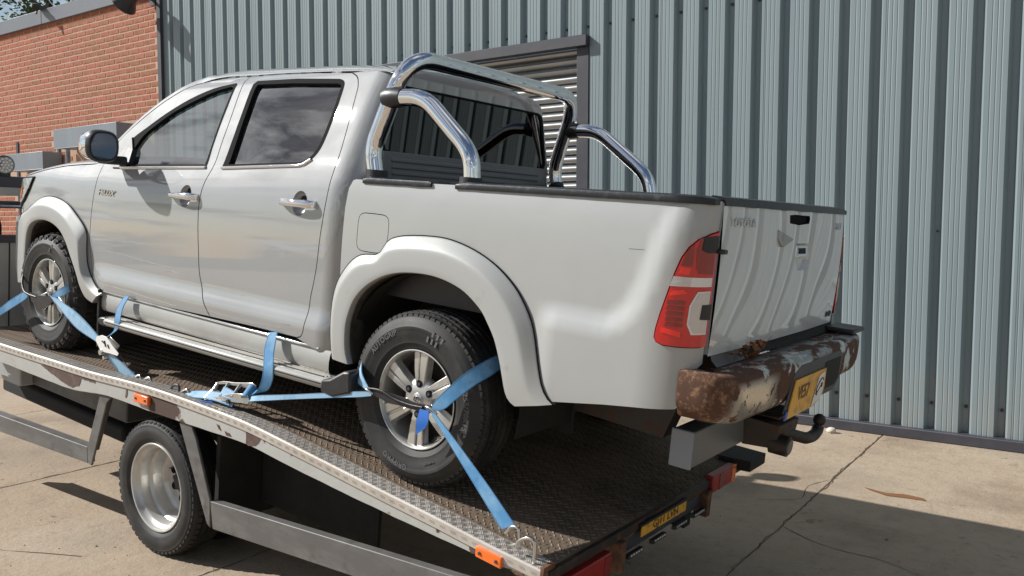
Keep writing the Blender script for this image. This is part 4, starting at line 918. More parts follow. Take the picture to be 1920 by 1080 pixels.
MB().grid(rows).obj('tow_ball',M_HITCH,h,smooth=90)
m=MB(); m.cyl((-1.19,-.03,-.065),(-1.262,-.03,-.070),.046,.043,n=20); m.obj('trailer_socket',M_HITCH,h,smooth=40)
m=MB(); m.cyl((-1.260,-.035,-.070),(-1.268,-.035,-.0705),.033,n=20); m.obj('socket_cap',mat('grey socket cap',(.13,.14,.13),rough=.5),h,smooth=40)
# dead leaves caught behind the bumper
rn=random.Random(5); m=MB()
for i in range(26):
    y=rn.uniform(.24,.56); p=Vector((-1.205+rn.uniform(-.01,.012),y,.352+rn.uniform(0,.045))); u=Vector((rn.gauss(0,1),rn.gauss(0,1),rn.gauss(0,1))).normalized(); v=u.orthogonal().normalized(); s=rn.uniform(.010,.02)
    m.add([p-u*s,p+v*s*.6+Vector((0,0,.004)),p+u*s,p-v*s*.6],[(0,1,2,3)])
m.tube([(-1.21,.46,.36),(-1.225,.45,.41)],.0012,n=4); m.tube([(-1.21,.31,.36),(-1.235,.27,.42)],.0012,n=4)
m.obj('leaf_litter',M_LEAFD,loc=(-1.2,.4,.35),frame='l',label='dead brown leaves caught between the tailgate and the rusty bumper',cat='leaves',kind='stuff')
# sports bar
sb=thing('sports_bar','chrome tubular sports bar with two stays standing in the pickup bed','roll bar',(.40,0,.88),'l')
pk_sb=sb
def hoop():
    L_=[(.452,.735,.895),(.478,.735,1.00),(.455,.728,1.14),(.395,.690,1.290),(.350,.600,1.415),(.335,.45,1.432)]
    P=L_[:-1]+[(.338,.54,1.428)]
    pth=bend([(.448,.735,.895),(.480,.735,1.02),(.345,.690,1.425),(.345,-.690,1.425),(.480,-.735,1.02),(.448,-.735,.895)],[.07,.16,.16,.07],8); return pth
MB().tube(hoop(),.038,n=20).obj('hoop',M_CHROME,sb,smooth=60)
for sd in (1,-1):
    MB().tube(bend([(.37,.722*sd,1.242),(.200,.722*sd,1.244),(-.076+(-.055 if sd<0 else 0),.722*sd,1.020),(-.088+(-.08 if sd<0 else 0),.722*sd,.895)],[.075,.09],8),.037,n=20).obj('stay',M_CHROME,sb,smooth=60)
    m=MB(); m.tube([(.425,.722*sd,1.236),(.40,.722*sd,1.24),(.36,.722*sd,1.243),(.325,.722*sd,1.243)],[.043,.047,.045,.040],n=18); m.obj('joint_collar',M_BLACK,sb,smooth=60)
    for x in (.449,-.087+(-.08 if sd<0 else 0)):
        MB().cyl((x,.728*sd,.885),(x,.728*sd,.925),.050,.047,n=20).obj('foot_collar',M_BLACK,sb,smooth=40)
m=blob((.40,-.66,.925),.03,(1.6,1,.8),seed=2); m.obj('clamp_knob',M_BLACK,sb,smooth=60)
# ---------------------------------------------------------------- wheels
def wheel(parent,cx,sd,front,cz=0.0,sq=0.0):
    y0=.872
    def P(r,t,y): return (cx+r*math.cos(t),(y0+y)*sd,cz+r*math.sin(t))
    def lathe(prof_,n=64,closed=True):
        return [[P(r,2*math.pi*k/n,y) for k in range(n+1)] for y,r in prof_]
    w=MB().grid(lathe([(.000,.2085),(.004,.2085),(.005,.2045),(.000,.2000),(-.010,.1965),(-.020,.1955),(-.05,.190),(-.12,.182),(-.20,.190)],72)).obj('wheel',M_RIM,parent,smooth=50)
    T=[(-.012,.202),(.004,.220),(.012,.235),(.0135,.237),(.0135,.246),(.018,.262),(.022,.285),(.0225,.290),(.0235,.292),(.0235,.305),(.022,.307),(.017,.322),(.013,.328),(.004,.342),(-.012,.3555)]
    R0=.3655
    if front: T+=[(-.03,R0),(-.19,R0)]
    else:
        for g in (-.045,-.083,-.121,-.159): T+=[(g+.014,R0-.001),(g+.005,R0),(g+.004,R0-.008),(g-.004,R0-.008),(g-.005,R0)]
        T+=[(-.185,R0-.002)]
    T+=[(-.205,.352),(-.218,.335),(-.224,.29),(-.214,.24),(-.20,.205)]
    ty=MB().grid(lathe(T,96)).obj('tyre',M_TYRE,w,smooth=35)
    m=MB()
    def blk(r,y,t,dr,dy,dt,tilt=0,skew=0):
        V=[]
        for rr in (r-.004,r+dr):
            for (a,b) in ((-1,-1),(1,-1),(1,1),(-1,1)):
                q=.86 if rr>r else 1
                yy=y+b*dy/2*q; V.append(P(rr-tilt*(b*q+1)*.5*(1 if True else 0),t+(a*dt/2*q)/r+skew*b*.5/r,yy))
        m.add(V,[(0,1,2,3),(7,6,5,4),(0,4,5,1),(1,5,6,2),(2,6,7,3),(3,7,4,0)])
    if front:
        for k in range(34):
            t=2*math.pi*k/34
            for row,(y,dy) in enumerate(((-.012,.045),(-.062,.040),(-.11,.040),(-.158,.040),(-.205,.04))):
                blk(.3605 if row in (1,2,3) else .350,y,t+(row%2)*math.pi/34+.0*row,.013 if row in(1,2,3) else .014,dy,.044,tilt=.010 if row==0 else 0,skew=.008)
            blk(.336,.005,t,.010,.022,.034,tilt=.004)
    else:
        for k in range(72):
            t=2*math.pi*k/72; blk(.3525,-.014,t,.0075,.034,.026,tilt=.006); blk(.3575,-.030,t+.02,.0075,.016,.022,skew=.006)
            for g in (-.064,-.102,-.140): blk(.3625,g,t+g*3,.0040,.027,.026,skew=.010)
            blk(.3575,-.178,t,.006,.03,.026)
    m.obj('tread_block',M_TYRE,w,kind='stuff')
    # sidewall lettering and marks
    def arc(body,size,rad,mid,flip=False,nm='tyre_lettering'):
        V,F=text(body,size,depth=.0016,space=1.05)
        out_=[]
        for v in V:
            # reading clockwise seen from outside; on the left side x+ is towards picture left
            ang=mid-(-v.x if sd>0 else v.x)*1.0/rad if not flip else mid+(-v.x if sd>0 else v.x)/rad
            rr=rad+(v.y if not flip else -v.y); out_.append(P(rr,ang,.0215+v.z+(.0015 if abs(rr-.285)<.03 else -.0015)))
        obj(nm,out_,F,M_LET,ty)
    if sd>0 and not front:
        arc('AUTOGRIP',.034,.288,R(50)); arc('255/70R15C',.034,.286,R(180)); arc('GRIPPRO',.034,.288,R(285)); arc('TUBELESS',.014,.262,R(245))
    m=MB()
    for a in ((103,108,113) if not front else (100,)):
        for rr in (.272,.302):
            t=R(a+(4 if rr>.28 else 0)); m.hexa([P(rr-.012,t-.018,.0215),P(rr+.012,t-.018,.0215),P(rr+.012,t+.018,.0215),P(rr-.012,t+.018,.0215),P(rr-.012,t-.018,.0245),P(rr+.012,t-.018,.0245),P(rr+.012,t+.018,.0245),P(rr-.012,t+.018,.0245)])
    m.obj('tyre_lettering',M_LET,ty)
    # spokes
    def spoke(t0):
        m=MB()
        def bar(o0,o1,w0,w1,ya,yb,yc,dep):
            V=[]
            for r,o,wd,y in ((.055,o0,w0,ya),(.12,(o0+o1)/2,(w0+w1)/2,yb),(.198,o1,w1,yc)):
                for s,dd in ((-1,0),(1,0),(1,-dep),(-1,-dep)):
                    q=o+s*wd/2*(1.25 if dd else 1); V.append((r*math.cos(0),q,y+dd))
            W_=[(cx+(x*math.cos(t0)-q*math.sin(t0)),(y0+y)*sd,cz+(x*math.sin(t0)+q*math.cos(t0))) for x,q,y in V]
            F=[(0,1,2,3),(11,10,9,8)]
            for b in (0,4):
                for k in range(4): F.append((b+k,b+4+k,b+4+(k+1)%4,b+(k+1)%4))
            m.add(W_,F)
        bar(.013,.021,.022,.042,-.018,-.011,-.012,.030); bar(-.017,-.024,.018,.030,-.021,-.015,-.015,.030); bar(0,.0,.046,.078,-.030,-.024,-.022,.026)
        return m.obj('spoke',M_RIM,w,bev=.003)
    for k in range(6): spoke(math.pi/2+k*math.pi/3)
    m=MB(); m.grid(lathe([(-.012,.026),(-.013,.040),(-.017,.060),(-.024,.078),(-.036,.088),(-.06,.090)],48)); m.obj('wheel_hub',M_RIM,w,smooth=50)
    for k in range(6):
        t=math.pi/2+k*math.pi/3; a=Vector(P(.064,t,-.020)); b=Vector(P(.064,t,-.0125)); MB().cyl(a,b,.0155,n=16).obj('nut_hole',M_SEAL,w)
    for k in range(6):
        t=math.pi/2+k*math.pi/3; a=Vector(P(.064,t,-.02)); b=Vector(P(.064,t,-.0105)); MB().cyl(a,b,.008,n=6).obj('wheel_nut',M_FRAME,w)
    m=MB(); m.grid(lathe([(-.006,.0001),(-.0065,.020),(-.009,.026),(-.014,.0275)],24)); cp=m.obj('centre_cap',M_RIM,w,smooth=40)
    m=MB()
    for a,b,cz_ in ((.018,.012,0),(.0065,.0115,0),(.012,.0045,.0065)): m.tube([(cx+a*math.cos(t),(y0-.0045)*sd,cz+cz_+b*math.sin(t)) for t in [2*math.pi*i/20 for i in range(20)]],.0016,n=6,closed=True)
    m.obj('wheel_emblem',M_CHROME,cp,smooth=60)
    MB().cyl(P(0,0,-.10),P(0,0,-.115),.165,n=40).obj('brake_disc',mat('brake rust',(.06,.045,.035),rough=.7,metal=.4) if 'brake rust' not in bpy.data.materials else bpy.data.materials['brake rust'],w)
    MB().cyl(P(0,0,-.06),P(0,0,-.12),.07,n=24).obj('brake_disc',M_DARK,w)
    return w
for sd in (1,-1):
    wheel(pk,0,sd,False); wheel(pk,3.085,sd,True,.012)
MB().cyl((0,-.7,0),(0,.7,0),.045,n=12).obj('rear_axle',M_DARK,pk)
MB().box((1.2,0,.02),(2.6,.9,.10)).obj('chassis',M_DARK,pk)
# ================================================================== RECOVERY TRUCK (vehicle frame)
ct=thing('recovery_truck','flatbed recovery truck with worn chequer plate deck and peeling white side rail','recovery truck',(1.7,0,-1.2),'l')
DKP=[(-.78,-.436),(-.52,-.416),(-.277,-.392),(0,-.3690),(.13,-.357),(.55,-.320),(.9,-.292),(1.18,-.2865),(1.6,-.2885),(1.9,-.300),(2.3,-.325),(2.75,-.340),(3.085,-.3510),(3.4,-.360),(4.2,-.385)]
dz=lambda x:interp(DKP,x)
X0,X1=-.775,4.06
xs_=[X0+(X1-X0)*i/80 for i in range(81)]
m=MB().grid([[(x,y,dz(x)+.002) for y in (1.0,.9,.6,0,-.6,-1.02)] for x in xs_]); m.grid([[(x,1.0,dz(x)-.02),(x,-1.02,dz(x)-.02)] for x in xs_]); dk=m.obj('deck_plate',M_DECK,ct,smooth=30)
m=MB(); i=0; x=X0+.02
rn=random.Random(2)
while x<X1-.02:
    y=.905 if i%2 else .905-.019; j=0; k=0
    while y>-1.0:
        if x>1.2 and y<-.3: break
        a=math.pi/4 if (i+k)%2 else -math.pi/4
        c,s=math.cos(a),math.sin(a); z=dz(x)+.002; L2,w2,h=.0145,.0050,.0030
        q=lambda u,v,zz:(x+u*c-v*s,y+u*s+v*c,z+zz)
        m.add([q(-L2,0,0),q(-L2*.3,-w2,0),q(L2*.3,-w2,0),q(L2,0,0),q(L2*.3,w2,0),q(-L2*.3,w2,0),q(-L2*.5,0,h),q(L2*.5,0,h)],[(0,1,6),(1,2,7,6),(2,3,7),(3,4,7),(4,5,6,7),(5,0,6)])
        y-=.038; k+=1
    x+=.019*1.0; i+=1
m.obj('tread_lozenge',M_LOZ,dk,kind='stuff')
# aluminium edge trim with five bar tread
m=MB().grid([[(x,.925,dz(x)+.003),(x,.926,dz(x)+.0075),(x,1.012,dz(x)+.0075),(x,1.020,dz(x)+.002),(x,1.021,dz(x)-.032),(x,1.016,dz(x)-.032)] for x in xs_]); et=m.obj('edge_trim',M_ALU,ct,smooth=25)
m=MB(); x=X0+.02; i=0
while x<X1-.02:
    for row,y in enumerate((.945,.972,.999)):
        al=1 if (i+row)%2 else -1
        for b in range(4):
            o=(b-1.5)*.0065; a=al*math.pi/4; c,s=math.cos(a),math.sin(a); z=dz(x)+.0078
            cx,cy=x-o*s,y+o*c; L2,w2=.0105,.0012
            m.add([(cx-L2*c+w2*s,cy-L2*s-w2*c,z),(cx+L2*c+w2*s,cy+L2*s-w2*c,z),(cx+L2*c-w2*s,cy+L2*s+w2*c,z),(cx-L2*c-w2*s,cy-L2*s+w2*c,z),(cx-L2*.8*c,cy-L2*.8*s,z+.0016),(cx+L2*.8*c,cy+L2*.8*s,z+.0016)],[(0,1,5,4),(2,3,4,5),(1,2,5),(3,0,4)])
    if i%2==0:
        for b in range(4): m.box((x+b*.007,1.0208,dz(x)-.014),(.0018,.0016,.014),Matrix.Rotation(.7,3,'Y'))
    x+=.027; i+=1
m.obj('trim_tread',M_ALU,et,kind='stuff')
# side rail
RB=[(-.775,-.482),(-.45,-.472),(.136,-.445),(.6,-.415),(.9,-.392),(1.3,-.403),(1.65,-.415),(2.06,-.420),(2.19,-.428),(2.5,-.466),(2.94,-.474),(3.4,-.477),(4.2,-.50)]
m=MB(); rows=[]
for x in xs_:
    b=interp(RB,x)+.002*noise.noise(Vector((x*9,0,0))); t=dz(x)-.030
    rows.append([(x,1.0,t),(x,1.012,t-.002),(x,1.0125,(t+b)/2+.002),(x,1.012,b+.004),(x,1.002,b-.002),(x,.955,b-.002),(x,.955,b+.006)])
m.grid(rows); rl=m.obj('side_rail',M_RAIL,ct,smooth=30)
MB().box((-.778,.985,-.452),(.014,.075,.075)).obj('rail_end',M_RUST,rl)
def patch(poly,m_,seed):
    rn=random.Random(seed); P=densify(poly,.018); P=[(x+rn.uniform(-.006,.006),z+rn.uniform(-.0035,.0035)) for x,z in P]
    me=MB().prism(P,lambda x,z:(x,1.0130,z),lambda x,z:(x,1.0145,z)); return me.obj('peeled_patch',m_,rl)
patch([(2.88,-.388),(2.75,-.372),(2.249,-.360),(2.25,-.375),(2.40,-.380),(2.42,-.425),(2.50,-.452),(2.62,-.440),(2.70,-.425),(2.78,-.408)],M_PRIM,1)
patch([(.905,-.326),(.80,-.334),(.815,-.36),(.835,-.382),(.89,-.388),(.905,-.385)],M_PRIM,2)
patch([(-.44,-.437),(-.50,-.440),(-.505,-.462),(-.46,-.470),(-.445,-.455)],M_PRIM,3)
patch([(1.935,-.340),(1.922,-.340),(1.925,-.392),(1.938,-.386)],M_PRIM,4)
patch([(-.62,-.475),(-.70,-.470),(-.715,-.478),(-.66,-.482)],M_RUST,5)
patch([(1.13,-.348),(1.112,-.345),(1.100,-.372),(1.115,-.368)],M_RUST,6)
patch([(1.07,-.362),(1.03,-.366),(1.02,-.380),(1.06,-.380)],M_RUST,7)
def marker(x0,x1,zt,zb):
    zc=(zt+zb)/2; s=(dz(x1)-dz(x0))/(x1-x0)
    m=MB().prism([(x0,zt),(x1,zt+s*(x1-x0)),(x1,zb+s*(x1-x0)),(x0,zb)],lambda x,z:(x,1.013,z),lambda x,z:(x,1.034,z)); o=m.obj('side_marker',M_ORG,ct,bev=.005,seg=3)
    for t in (.18,.82):
        x=x0+(x1-x0)*t; z=zc+s*(x-x0); MB().cyl((x,1.033,z),(x,1.038,z),.0065,n=10).obj('marker_screw',M_FRAME,o)
marker(1.828,1.695,-.338,-.384); marker(-.487,-.607,-.424,-.466)
# under-run guards and their tapered struts
def beam(P,y0=.955,y1=1.0,name='side_guard',mt=None):
    m=MB().prism(P,lambda x,z:(x,y0,z),lambda x,z:(x,y1,z)); return m.obj(name,mt or M_GUARD,ct,bev=.004)
beam([(4.05,-.868),(2.345,-.768),(2.335,-.862),(4.05,-.985)]); 
MB().grid([[(4.05,.94,-.868),(4.05,.999,-.872)],[(2.345,.94,-.768),(2.345,.999,-.772)]]).obj('guard_lip',M_GUARD,ct)
beam([(1.178,-.749),(-.80,-.553),(-.80,-.688),(1.15,-.884)])
beam([(2.225,-.436),(2.112,-.430),(2.155,-.47),(2.300,-.868),(2.345,-.860),(2.350,-.775)],.985,.998,'guard_strut'); beam([(2.225,-.436),(2.200,-.45),(2.34,-.80),(2.350,-.775)],.93,.985,'guard_strut')
beam([(1.462,-.415),(1.362,-.408),(1.315,-.47),(1.180,-.745),(1.172,-.885),(1.200,-.870)],.985,1.0,'guard_strut')
# chassis, boxes, mudguards
for y in (.42,-.42): MB().box((1.65,y,-.60),(4.7,.07,.20)).obj('chassis_rail',M_DARK,ct)
for x in (-.6,0,.6,1.2,1.8,2.4,3.0,3.6): MB().box((x,0,-.50),(.06,1.5,.07)).obj('cross_member',M_DARK,ct)
MB().box((3.05,.60,-.585),(1.35,.30,.20)).obj('tool_box',mat('dark grey tool box',(.085,.085,.085),rough=.6,layers=(dict(col=(.16,.155,.145),scale=4,lo=.45,hi=.7),)),ct,bev=.01)
MB().box((3.75,.66,-.56),(.42,.34,.26)).obj('tool_box',M_PANEL,ct,bev=.01)
MB().box((3.3,.45,-.80),(1.6,.5,.10)).obj('fuel_tank',M_DARK,ct,bev=.02)
MB().box((1.24,.62,-.68),(.03,.60,.46)).obj('mud_flap',M_ARCH,ct)
MB().box((.78,.66,-.66),(.85,.02,.36)).obj('inner_panel',M_ARCH,ct)
# twin rear wheels
def cwheel(sd):
    cx,cz,y0=1.706,-.838,.965
    P=lambda r,t,y:(cx+r*math.cos(t),(y0+y)*sd,cz+r*math.sin(t))
    def lathe(pr,n=72): return [[P(r,2*math.pi*k/n,y) for k in range(n+1)] for y,r in pr]
    w=MB().grid(lathe([(-.012,.240),(-.002,.2395),(.002,.236),(.000,.2285),(-.010,.2235),(-.022,.2195),(-.030,.208),(-.038,.2035),(-.085,.200),(-.095,.190),(-.102,.186),(-.155,.184),(-.165,.178),(-.172,.160),(-.176,.145),(-.180,.070),(-.172,.066),(-.172,.0)])).obj('wheel',M_STEELW,ct,smooth=40)
    R0=.362
    T=[(-.010,.236),(.000,.250),(.010,.262),(.011,.266),(.016,.285),(.017,.305),(.0165,.307),(.014,.322),(.010,.331),(.0105,.334),(.004,.347),(-.006,.3565),(-.018,.360)]
    for g in (-.055,-.10,-.145): T+=[(g+.006,R0),(g+.004,R0-.009),(g-.004,R0-.009),(g-.006,R0)]
    T+=[(-.185,.360),(-.20,.345),(-.205,.30),(-.19,.24)]
    ty=MB().grid(lathe(T,96)).obj('tyre',M_TYRE,w,smooth=35)
    m=MB()
    for k in range(58):
        t=2*math.pi*k/58
        for (ya,yb,rr,dr) in ((.006,-.042,.352,.0095),):
            V=[]
            for (y,r) in ((.007,.340),(-.045,.3565)):
                for dt in (-.31,.31):
                    tt=t+dt*2*math.pi/58
                    V+=[P(r-.004,tt,y),P(r+dr+.002,tt,y)]
            m.add([V[0],V[2],V[6],V[4],V[1],V[3],V[7],V[5]],[(3,2,1,0),(4,5,6,7),(0,1,5,4),(1,2,6,5),(2,3,7,6),(3,0,4,7)])
    m.obj('tread_block',M_TYRE,w,kind='stuff')
    t2=MB().grid(lathe([(-.29,.24),(-.275,.28),(-.275,.32),(-.29,.352),(-.31,.362),(-.44,.362),(-.46,.34),(-.46,.24)],64)).obj('inner_tyre',M_TYRE,w,smooth=35)
    for k in range(8):
        t=2*math.pi*k/8+.25; MB().cyl(P(.118,t,-.182),P(.118,t,-.1745),.021,n=18).obj('vent_hole',M_SEAL,w)
    m=MB(); m.cyl(P(0,0,-.18),P(0,0,-.135),.055,.045,n=20); m.cyl(P(0,0,-.135),P(0,0,-.125),.035,.028,n=16)
    for k in range(6):
        t=2*math.pi*k/6; m.cyl(P(.045,t,-.17),P(.045,t,-.14),.009,n=6)
    for k in range(8):
        t=2*math.pi*k/8; m.cyl(P(.076,t,-.18),P(.076,t,-.156),.012,n=6)
    m.obj('wheel_hub',M_HITCH,w,smooth=40)
    MB().cyl(P(.205,2.3,-.02),P(.19,2.3,.004),.004,n=8).obj('valve',M_BLACK,w)
cwheel(1); cwheel(-1)
MB().cyl((1.706,-.8,-.838),(1.706,.8,-.838),.08,n=14).obj('axle',M_DARK,ct)
# rear end
rb=MB().hexa([(-.775,-1.02,-.50),(-.775,1.0,-.50),(-.70,1.0,-.50),(-.70,-1.02,-.50),(-.775,-1.02,-.440),(-.775,1.0,-.440),(-.70,1.0,-.440),(-.70,-1.02,-.440)]).obj('rear_beam',M_RUST,ct,bev=.004)
m=MB(); n=16
for i in range(n):
    y0=.99-1.98*i/n; y1=.99-1.98*(i+1)/n; w=lambda y:.006*noise.noise(Vector((y*6,2,0)))
    m.hexa([(-.79+w(y0),y0,-.475),(-.79+w(y1),y1,-.475),(-.775,y1,-.475),(-.775,y0,-.475),(-.79+w(y0),y0,-.437),(-.79+w(y1),y1,-.437),(-.775,y1,-.434),(-.775,y0,-.434)])
m.obj('rear_lip',M_HITCH,rb)
for y in (.465,-.40): MB().box((-.775,y,-.545),(.07,.045,.13)).obj('lamp_bracket',M_RUST,ct,bev=.004)
MB().box((-.755,.03,-.52),(.03,.82,.085)).obj('plate_board',M_FRAME,ct)
pt2=MB().box((-.8010,.085,-.485),(.003,.44,.046)).obj('number_plate',M_YEL,ct)
tx('plate_digits','GJ11 LVN',.060,lambda v:(-.8030-v.z,.075-v.x*1.02,-.484+v.y*.75),M_INK,pt2,depth=.001)
MB().box((-.800,.085,-.456),(.012,.46,.010)).obj('plate_holder',M_BLACK,pt2)
for y in (.34,.12,-.10,-.30):
    lb_=MB().box((-.795,y,-.567),(.02,.13,.018)).obj('light_bar',M_BLACK,ct,bev=.002)
    for k in range(5): MB().box((-.8065,y-.045+k*.022,-.563),(.003,.010,.008)).obj('led',M_CLR,lb_)
for ya,yb in ((.94,.56),(-.43,-.72)):
    l=MB().box((-.785,(ya+yb)/2,-.545 if ya>0 else -.46),(.045,abs(yb-ya),.11 if ya>0 else .085)).obj('rear_lamp',M_TAILRED,ct,bev=.006)
    MB().box((-.8085,ya-.10*(1 if ya>0 else 1),-.545 if ya>0 else -.46),(.003,.045,.08)).obj('lamp_lens',M_REDB if ya>0 else M_REDD,l)
    MB().box((-.8085,yb+.03,-.545 if ya>0 else -.46),(.003,.05,.09)).obj('lamp_lens',M_ORG if ya<0 else M_REDD,l)
MB().hexa([(-.70,-.74,-.46),(-.86,-.78,-.46),(-.86,-1.0,-.46),(-.60,-1.0,-.46),(-.70,-.74,-.40),(-.86,-.78,-.405),(-.86,-1.0,-.405),(-.60,-1.0,-.40)]).obj('rear_mudguard',M_DARK,ct)
# headboard and cab at the front of the deck
hb=MB(); hb.box((4.12,0,.64),(.08,1.70,.075)); hb.box((4.12,0,.24),(.06,1.60,.05)); hb.box((4.12,0,.48),(.05,1.60,.05))
for y in (.83,-.83): hb.box((4.12,y,.14),(.07,.07,1.05))
hbo=hb.obj('headboard',M_FRAME,ct,bev=.004)
MB().box((4.11,0,.575),(.05,1.52,.062)).obj('headboard_rail',M_PANEL,hbo,bev=.006)
MB().tube([(4.09,.80,.472),(4.09,-.80,.472)],.008,n=8).obj('headboard_rail',M_CHROME,hbo,smooth=60)
MB().box((4.13,0,-.09),(.03,1.60,.60)).obj('headboard_panel',M_PANEL,hbo); MB().box((4.112,.655,-.09),(.006,.006,.60)).obj('panel_seam',M_DARK,hbo)
m=MB().prism([(1.0,-.30),(.90,-.30),(.72,.30),(.70,.34),(.655,.30),(.63,.24),(.62,-.30)] and [(.90,.20),(.90,.405),(.74,.40),(.68,.385),(.655,.36),(.645,.32),(.645,.20)],lambda y,z:(4.25,y,z),lambda y,z:(4.45,y,z)); m.obj('cab_seat',M_DARK,ct,bev=.01)
MB().box((4.5,0,-.05),(.30,1.9,.42)).obj('cab_body',M_PANEL,ct)
wl=thing('work_lamp','round LED work lamp mounted on top of the recovery truck headboard','work lamp',(4.10,.71,.68),'l')
m=MB(); m.cyl((4.06,.715,.757),(4.12,.715,.757),.066,.060,n=28); m.obj('lamp_body',M_FRAME,wl,smooth=40)
MB().cyl((4.052,.715,.757),(4.060,.715,.757),.057,n=28).obj('lamp_lens',M_LENS,wl)
m=MB()
for k,rr in ((1,0),(6,.022),(11,.043)):
    for i in range(k): 
        t=2*math.pi*i/k; m.cyl((4.047,.715+rr*math.cos(t),.757+rr*math.sin(t)),(4.052,.715+rr*math.cos(t),.757+rr*math.sin(t)),.007,.009,n=8)
m.obj('led',M_CLR,wl)
MB().box((4.10,.715,.688),(.03,.10,.03)).obj('lamp_foot',M_BLACK,wl)
# ================================================================== STRAPS
def rib(pairs,n=6,th=.0014):
    A=crom([p[0] for p in pairs],n) if len(pairs)>2 else [Vector(pairs[0][0]).lerp(Vector(pairs[1][0]),i/8) for i in range(9)]
    B=crom([p[1] for p in pairs],n) if len(pairs)>2 else [Vector(pairs[0][1]).lerp(Vector(pairs[1][1]),i/8) for i in range(9)]
    return MB().ribbon(list(zip(A,B)),th)
def hook(parent,base,o,mt):
    x,y,z=base
    for k,(a,b,h) in enumerate(o):
        MB().tube(crom([(x+a,y+.004,z),(x+a+(b-a)*.12,y+.008*k,z+h*.8),(x+(a+b)/2,y,z+h),(x+b-(b-a)*.12,y-.006,z+h*.8),(x+b,y,z)],5),.0065,n=8).obj('hook',mt,parent,smooth=60)
rs=thing('ratchet_strap','blue ratchet strap with a black sleeve across the rear alloy wheel of the pickup','ratchet strap',(1.3,.95,-.28),'l')
rib([[(1.20,.96,-.232),(1.20,.93,-.185)],[(1.039,.955,-.222),(1.039,.93,-.198)],[(.873,.955,-.184),(.875,.95,-.157)],[(.664,.955,-.131),(.666,.955,-.108)],[(.377,.957,-.061),(.379,.957,-.037)],[(.247,.955,-.031),(.250,.955,-.006)],[(.178,.95,-.012),(.180,.95,.007)]]).obj('webbing',M_WEBL,rs,smooth=60)
rib([[(.330,.80,.150),(.345,.80,.105)],[(.322,.865,.120),(.335,.868,.070)],[(.277,.918,.080),(.300,.915,.02)],[(.243,.934,.050),(.248,.934,.010)],[(.196,.940,.008),(.205,.940,.000)]]).obj('webbing',M_WEBL,rs,smooth=60)
rib([[(.204,.942,.010),(.190,.942,-.008)],[(.150,.940,.022),(.135,.940,-.014)],[(.110,.936,.020),(.087,.936,-.024)],[(.050,.934,.016),(.035,.934,-.022)],[(-.001,.932,.014),(-.017,.932,-.023)],[(-.050,.934,.010),(-.055,.934,-.021)],[(-.090,.934,.012),(-.090,.934,-.020)],[(-.145,.935,.014),(-.137,.935,-.009)]],5,.0028).obj('strap_sleeve',M_LEATH,rs,smooth=60)
MB().tube(crom([(.215,.945,.014),(.13,.948,.022),(.05,.944,.002),(-.03,.942,-.004),(-.10,.942,.000)],5),.005,n=8).obj('strap_sleeve',M_LEATH,rs,smooth=60)
rib([[(-.142,.936,.014),(-.137,.936,-.011)],[(-.173,.932,.058),(-.205,.932,.015)],[(-.221,.928,.110),(-.253,.926,.061)],[(-.275,.905,.172),(-.318,.895,.128)],[(-.315,.850,.215),(-.352,.845,.165)],[(-.325,.78,.235),(-.352,.775,.185)],[(-.325,.66,.24),(-.352,.66,.19)]]).obj('webbing',M_WEB,rs,smooth=60)
rib([[(-.088,.942,-.008),(-.135,.942,-.006)],[(-.086,.955,-.062),(-.141,.948,-.049)],[(-.083,.950,-.114),(-.131,.952,-.076)]]).obj('strap_tail',M_WEBN,rs,smooth=60)
rib([[(-.140,.940,-.008),(-.152,.940,.002)],[(-.185,.946,-.045),(-.204,.946,-.030)],[(-.250,.955,-.095),(-.278,.955,-.074)],[(-.345,.968,-.168),(-.384,.968,-.141)],[(-.450,.983,-.248),(-.500,.983,-.215)],[(-.573,1.0,-.344),(-.631,1.0,-.306)]]).obj('webbing',M_WEB,rs,smooth=60)
for c,r_ in (((-.148,.945,.000),.030),((.196,.945,.003),.022)):
    MB().tube([(c[0]+r_*math.cos(t)*.95,c[1]+.010*math.sin(t),c[2]+r_*.35*math.sin(t)-r_*.35*math.cos(t)*-.6) for t in [2*math.pi*i/20 for i in range(20)]],.0045,n=8,closed=True).obj('ring',M_ZINC,rs,smooth=60)
MB().tube(crom([(-.594,1.0,-.352),(-.620,1.003,-.318),(-.648,1.003,-.316),(-.655,1.0,-.345),(-.655,.995,-.372),(-.625,.99,-.388)],5),.0055,n=8).obj('hook',M_ZINC,rs,smooth=60)
MB().tube(crom([(-.64,.99,-.395),(-.650,1.0,-.368),(-.672,1.002,-.348),(-.697,1.002,-.337),(-.720,1.0,-.345),(-.725,.997,-.38),(-.725,.997,-.43)],5),.0065,n=8).obj('hook',M_ZINC,rs,smooth=60)
# ratchet lying at the deck edge
def plate(P,y,parent,th=.003,mt=None,name='ratchet_plate'):
    return MB().prism(P,lambda x,z:(x,y,z),lambda x,z:(x,y+th,z)).obj(name,mt or M_ZINC,parent,bev=.001)
plate([(1.325,-.276),(1.320,-.264),(1.214,-.236),(1.15,-.213),(1.09,-.194),(1.02,-.182),(.985,-.184),(.970,-.205),(.985,-.225),(1.03,-.228),(1.129,-.243),(1.20,-.256)],.952,rs)
plate([(1.318,-.206),(1.306,-.190),(1.246,-.174),(1.161,-.164),(1.07,-.146),(1.03,-.138),(1.0,-.145),(.992,-.165),(1.04,-.172),(1.16,-.180),(1.25,-.190)],.895,rs)
MB().tube([(1.318,.955,-.268),(1.30,.92,-.226),(1.300,.897,-.198)],.009,n=10).obj('ratchet_handle',M_ZINC,rs,smooth=60)
MB().tube([(1.19,.955,-.228),(1.215,.897,-.180)],.008,n=10).obj('ratchet_bar',M_ZINC,rs,smooth=60)
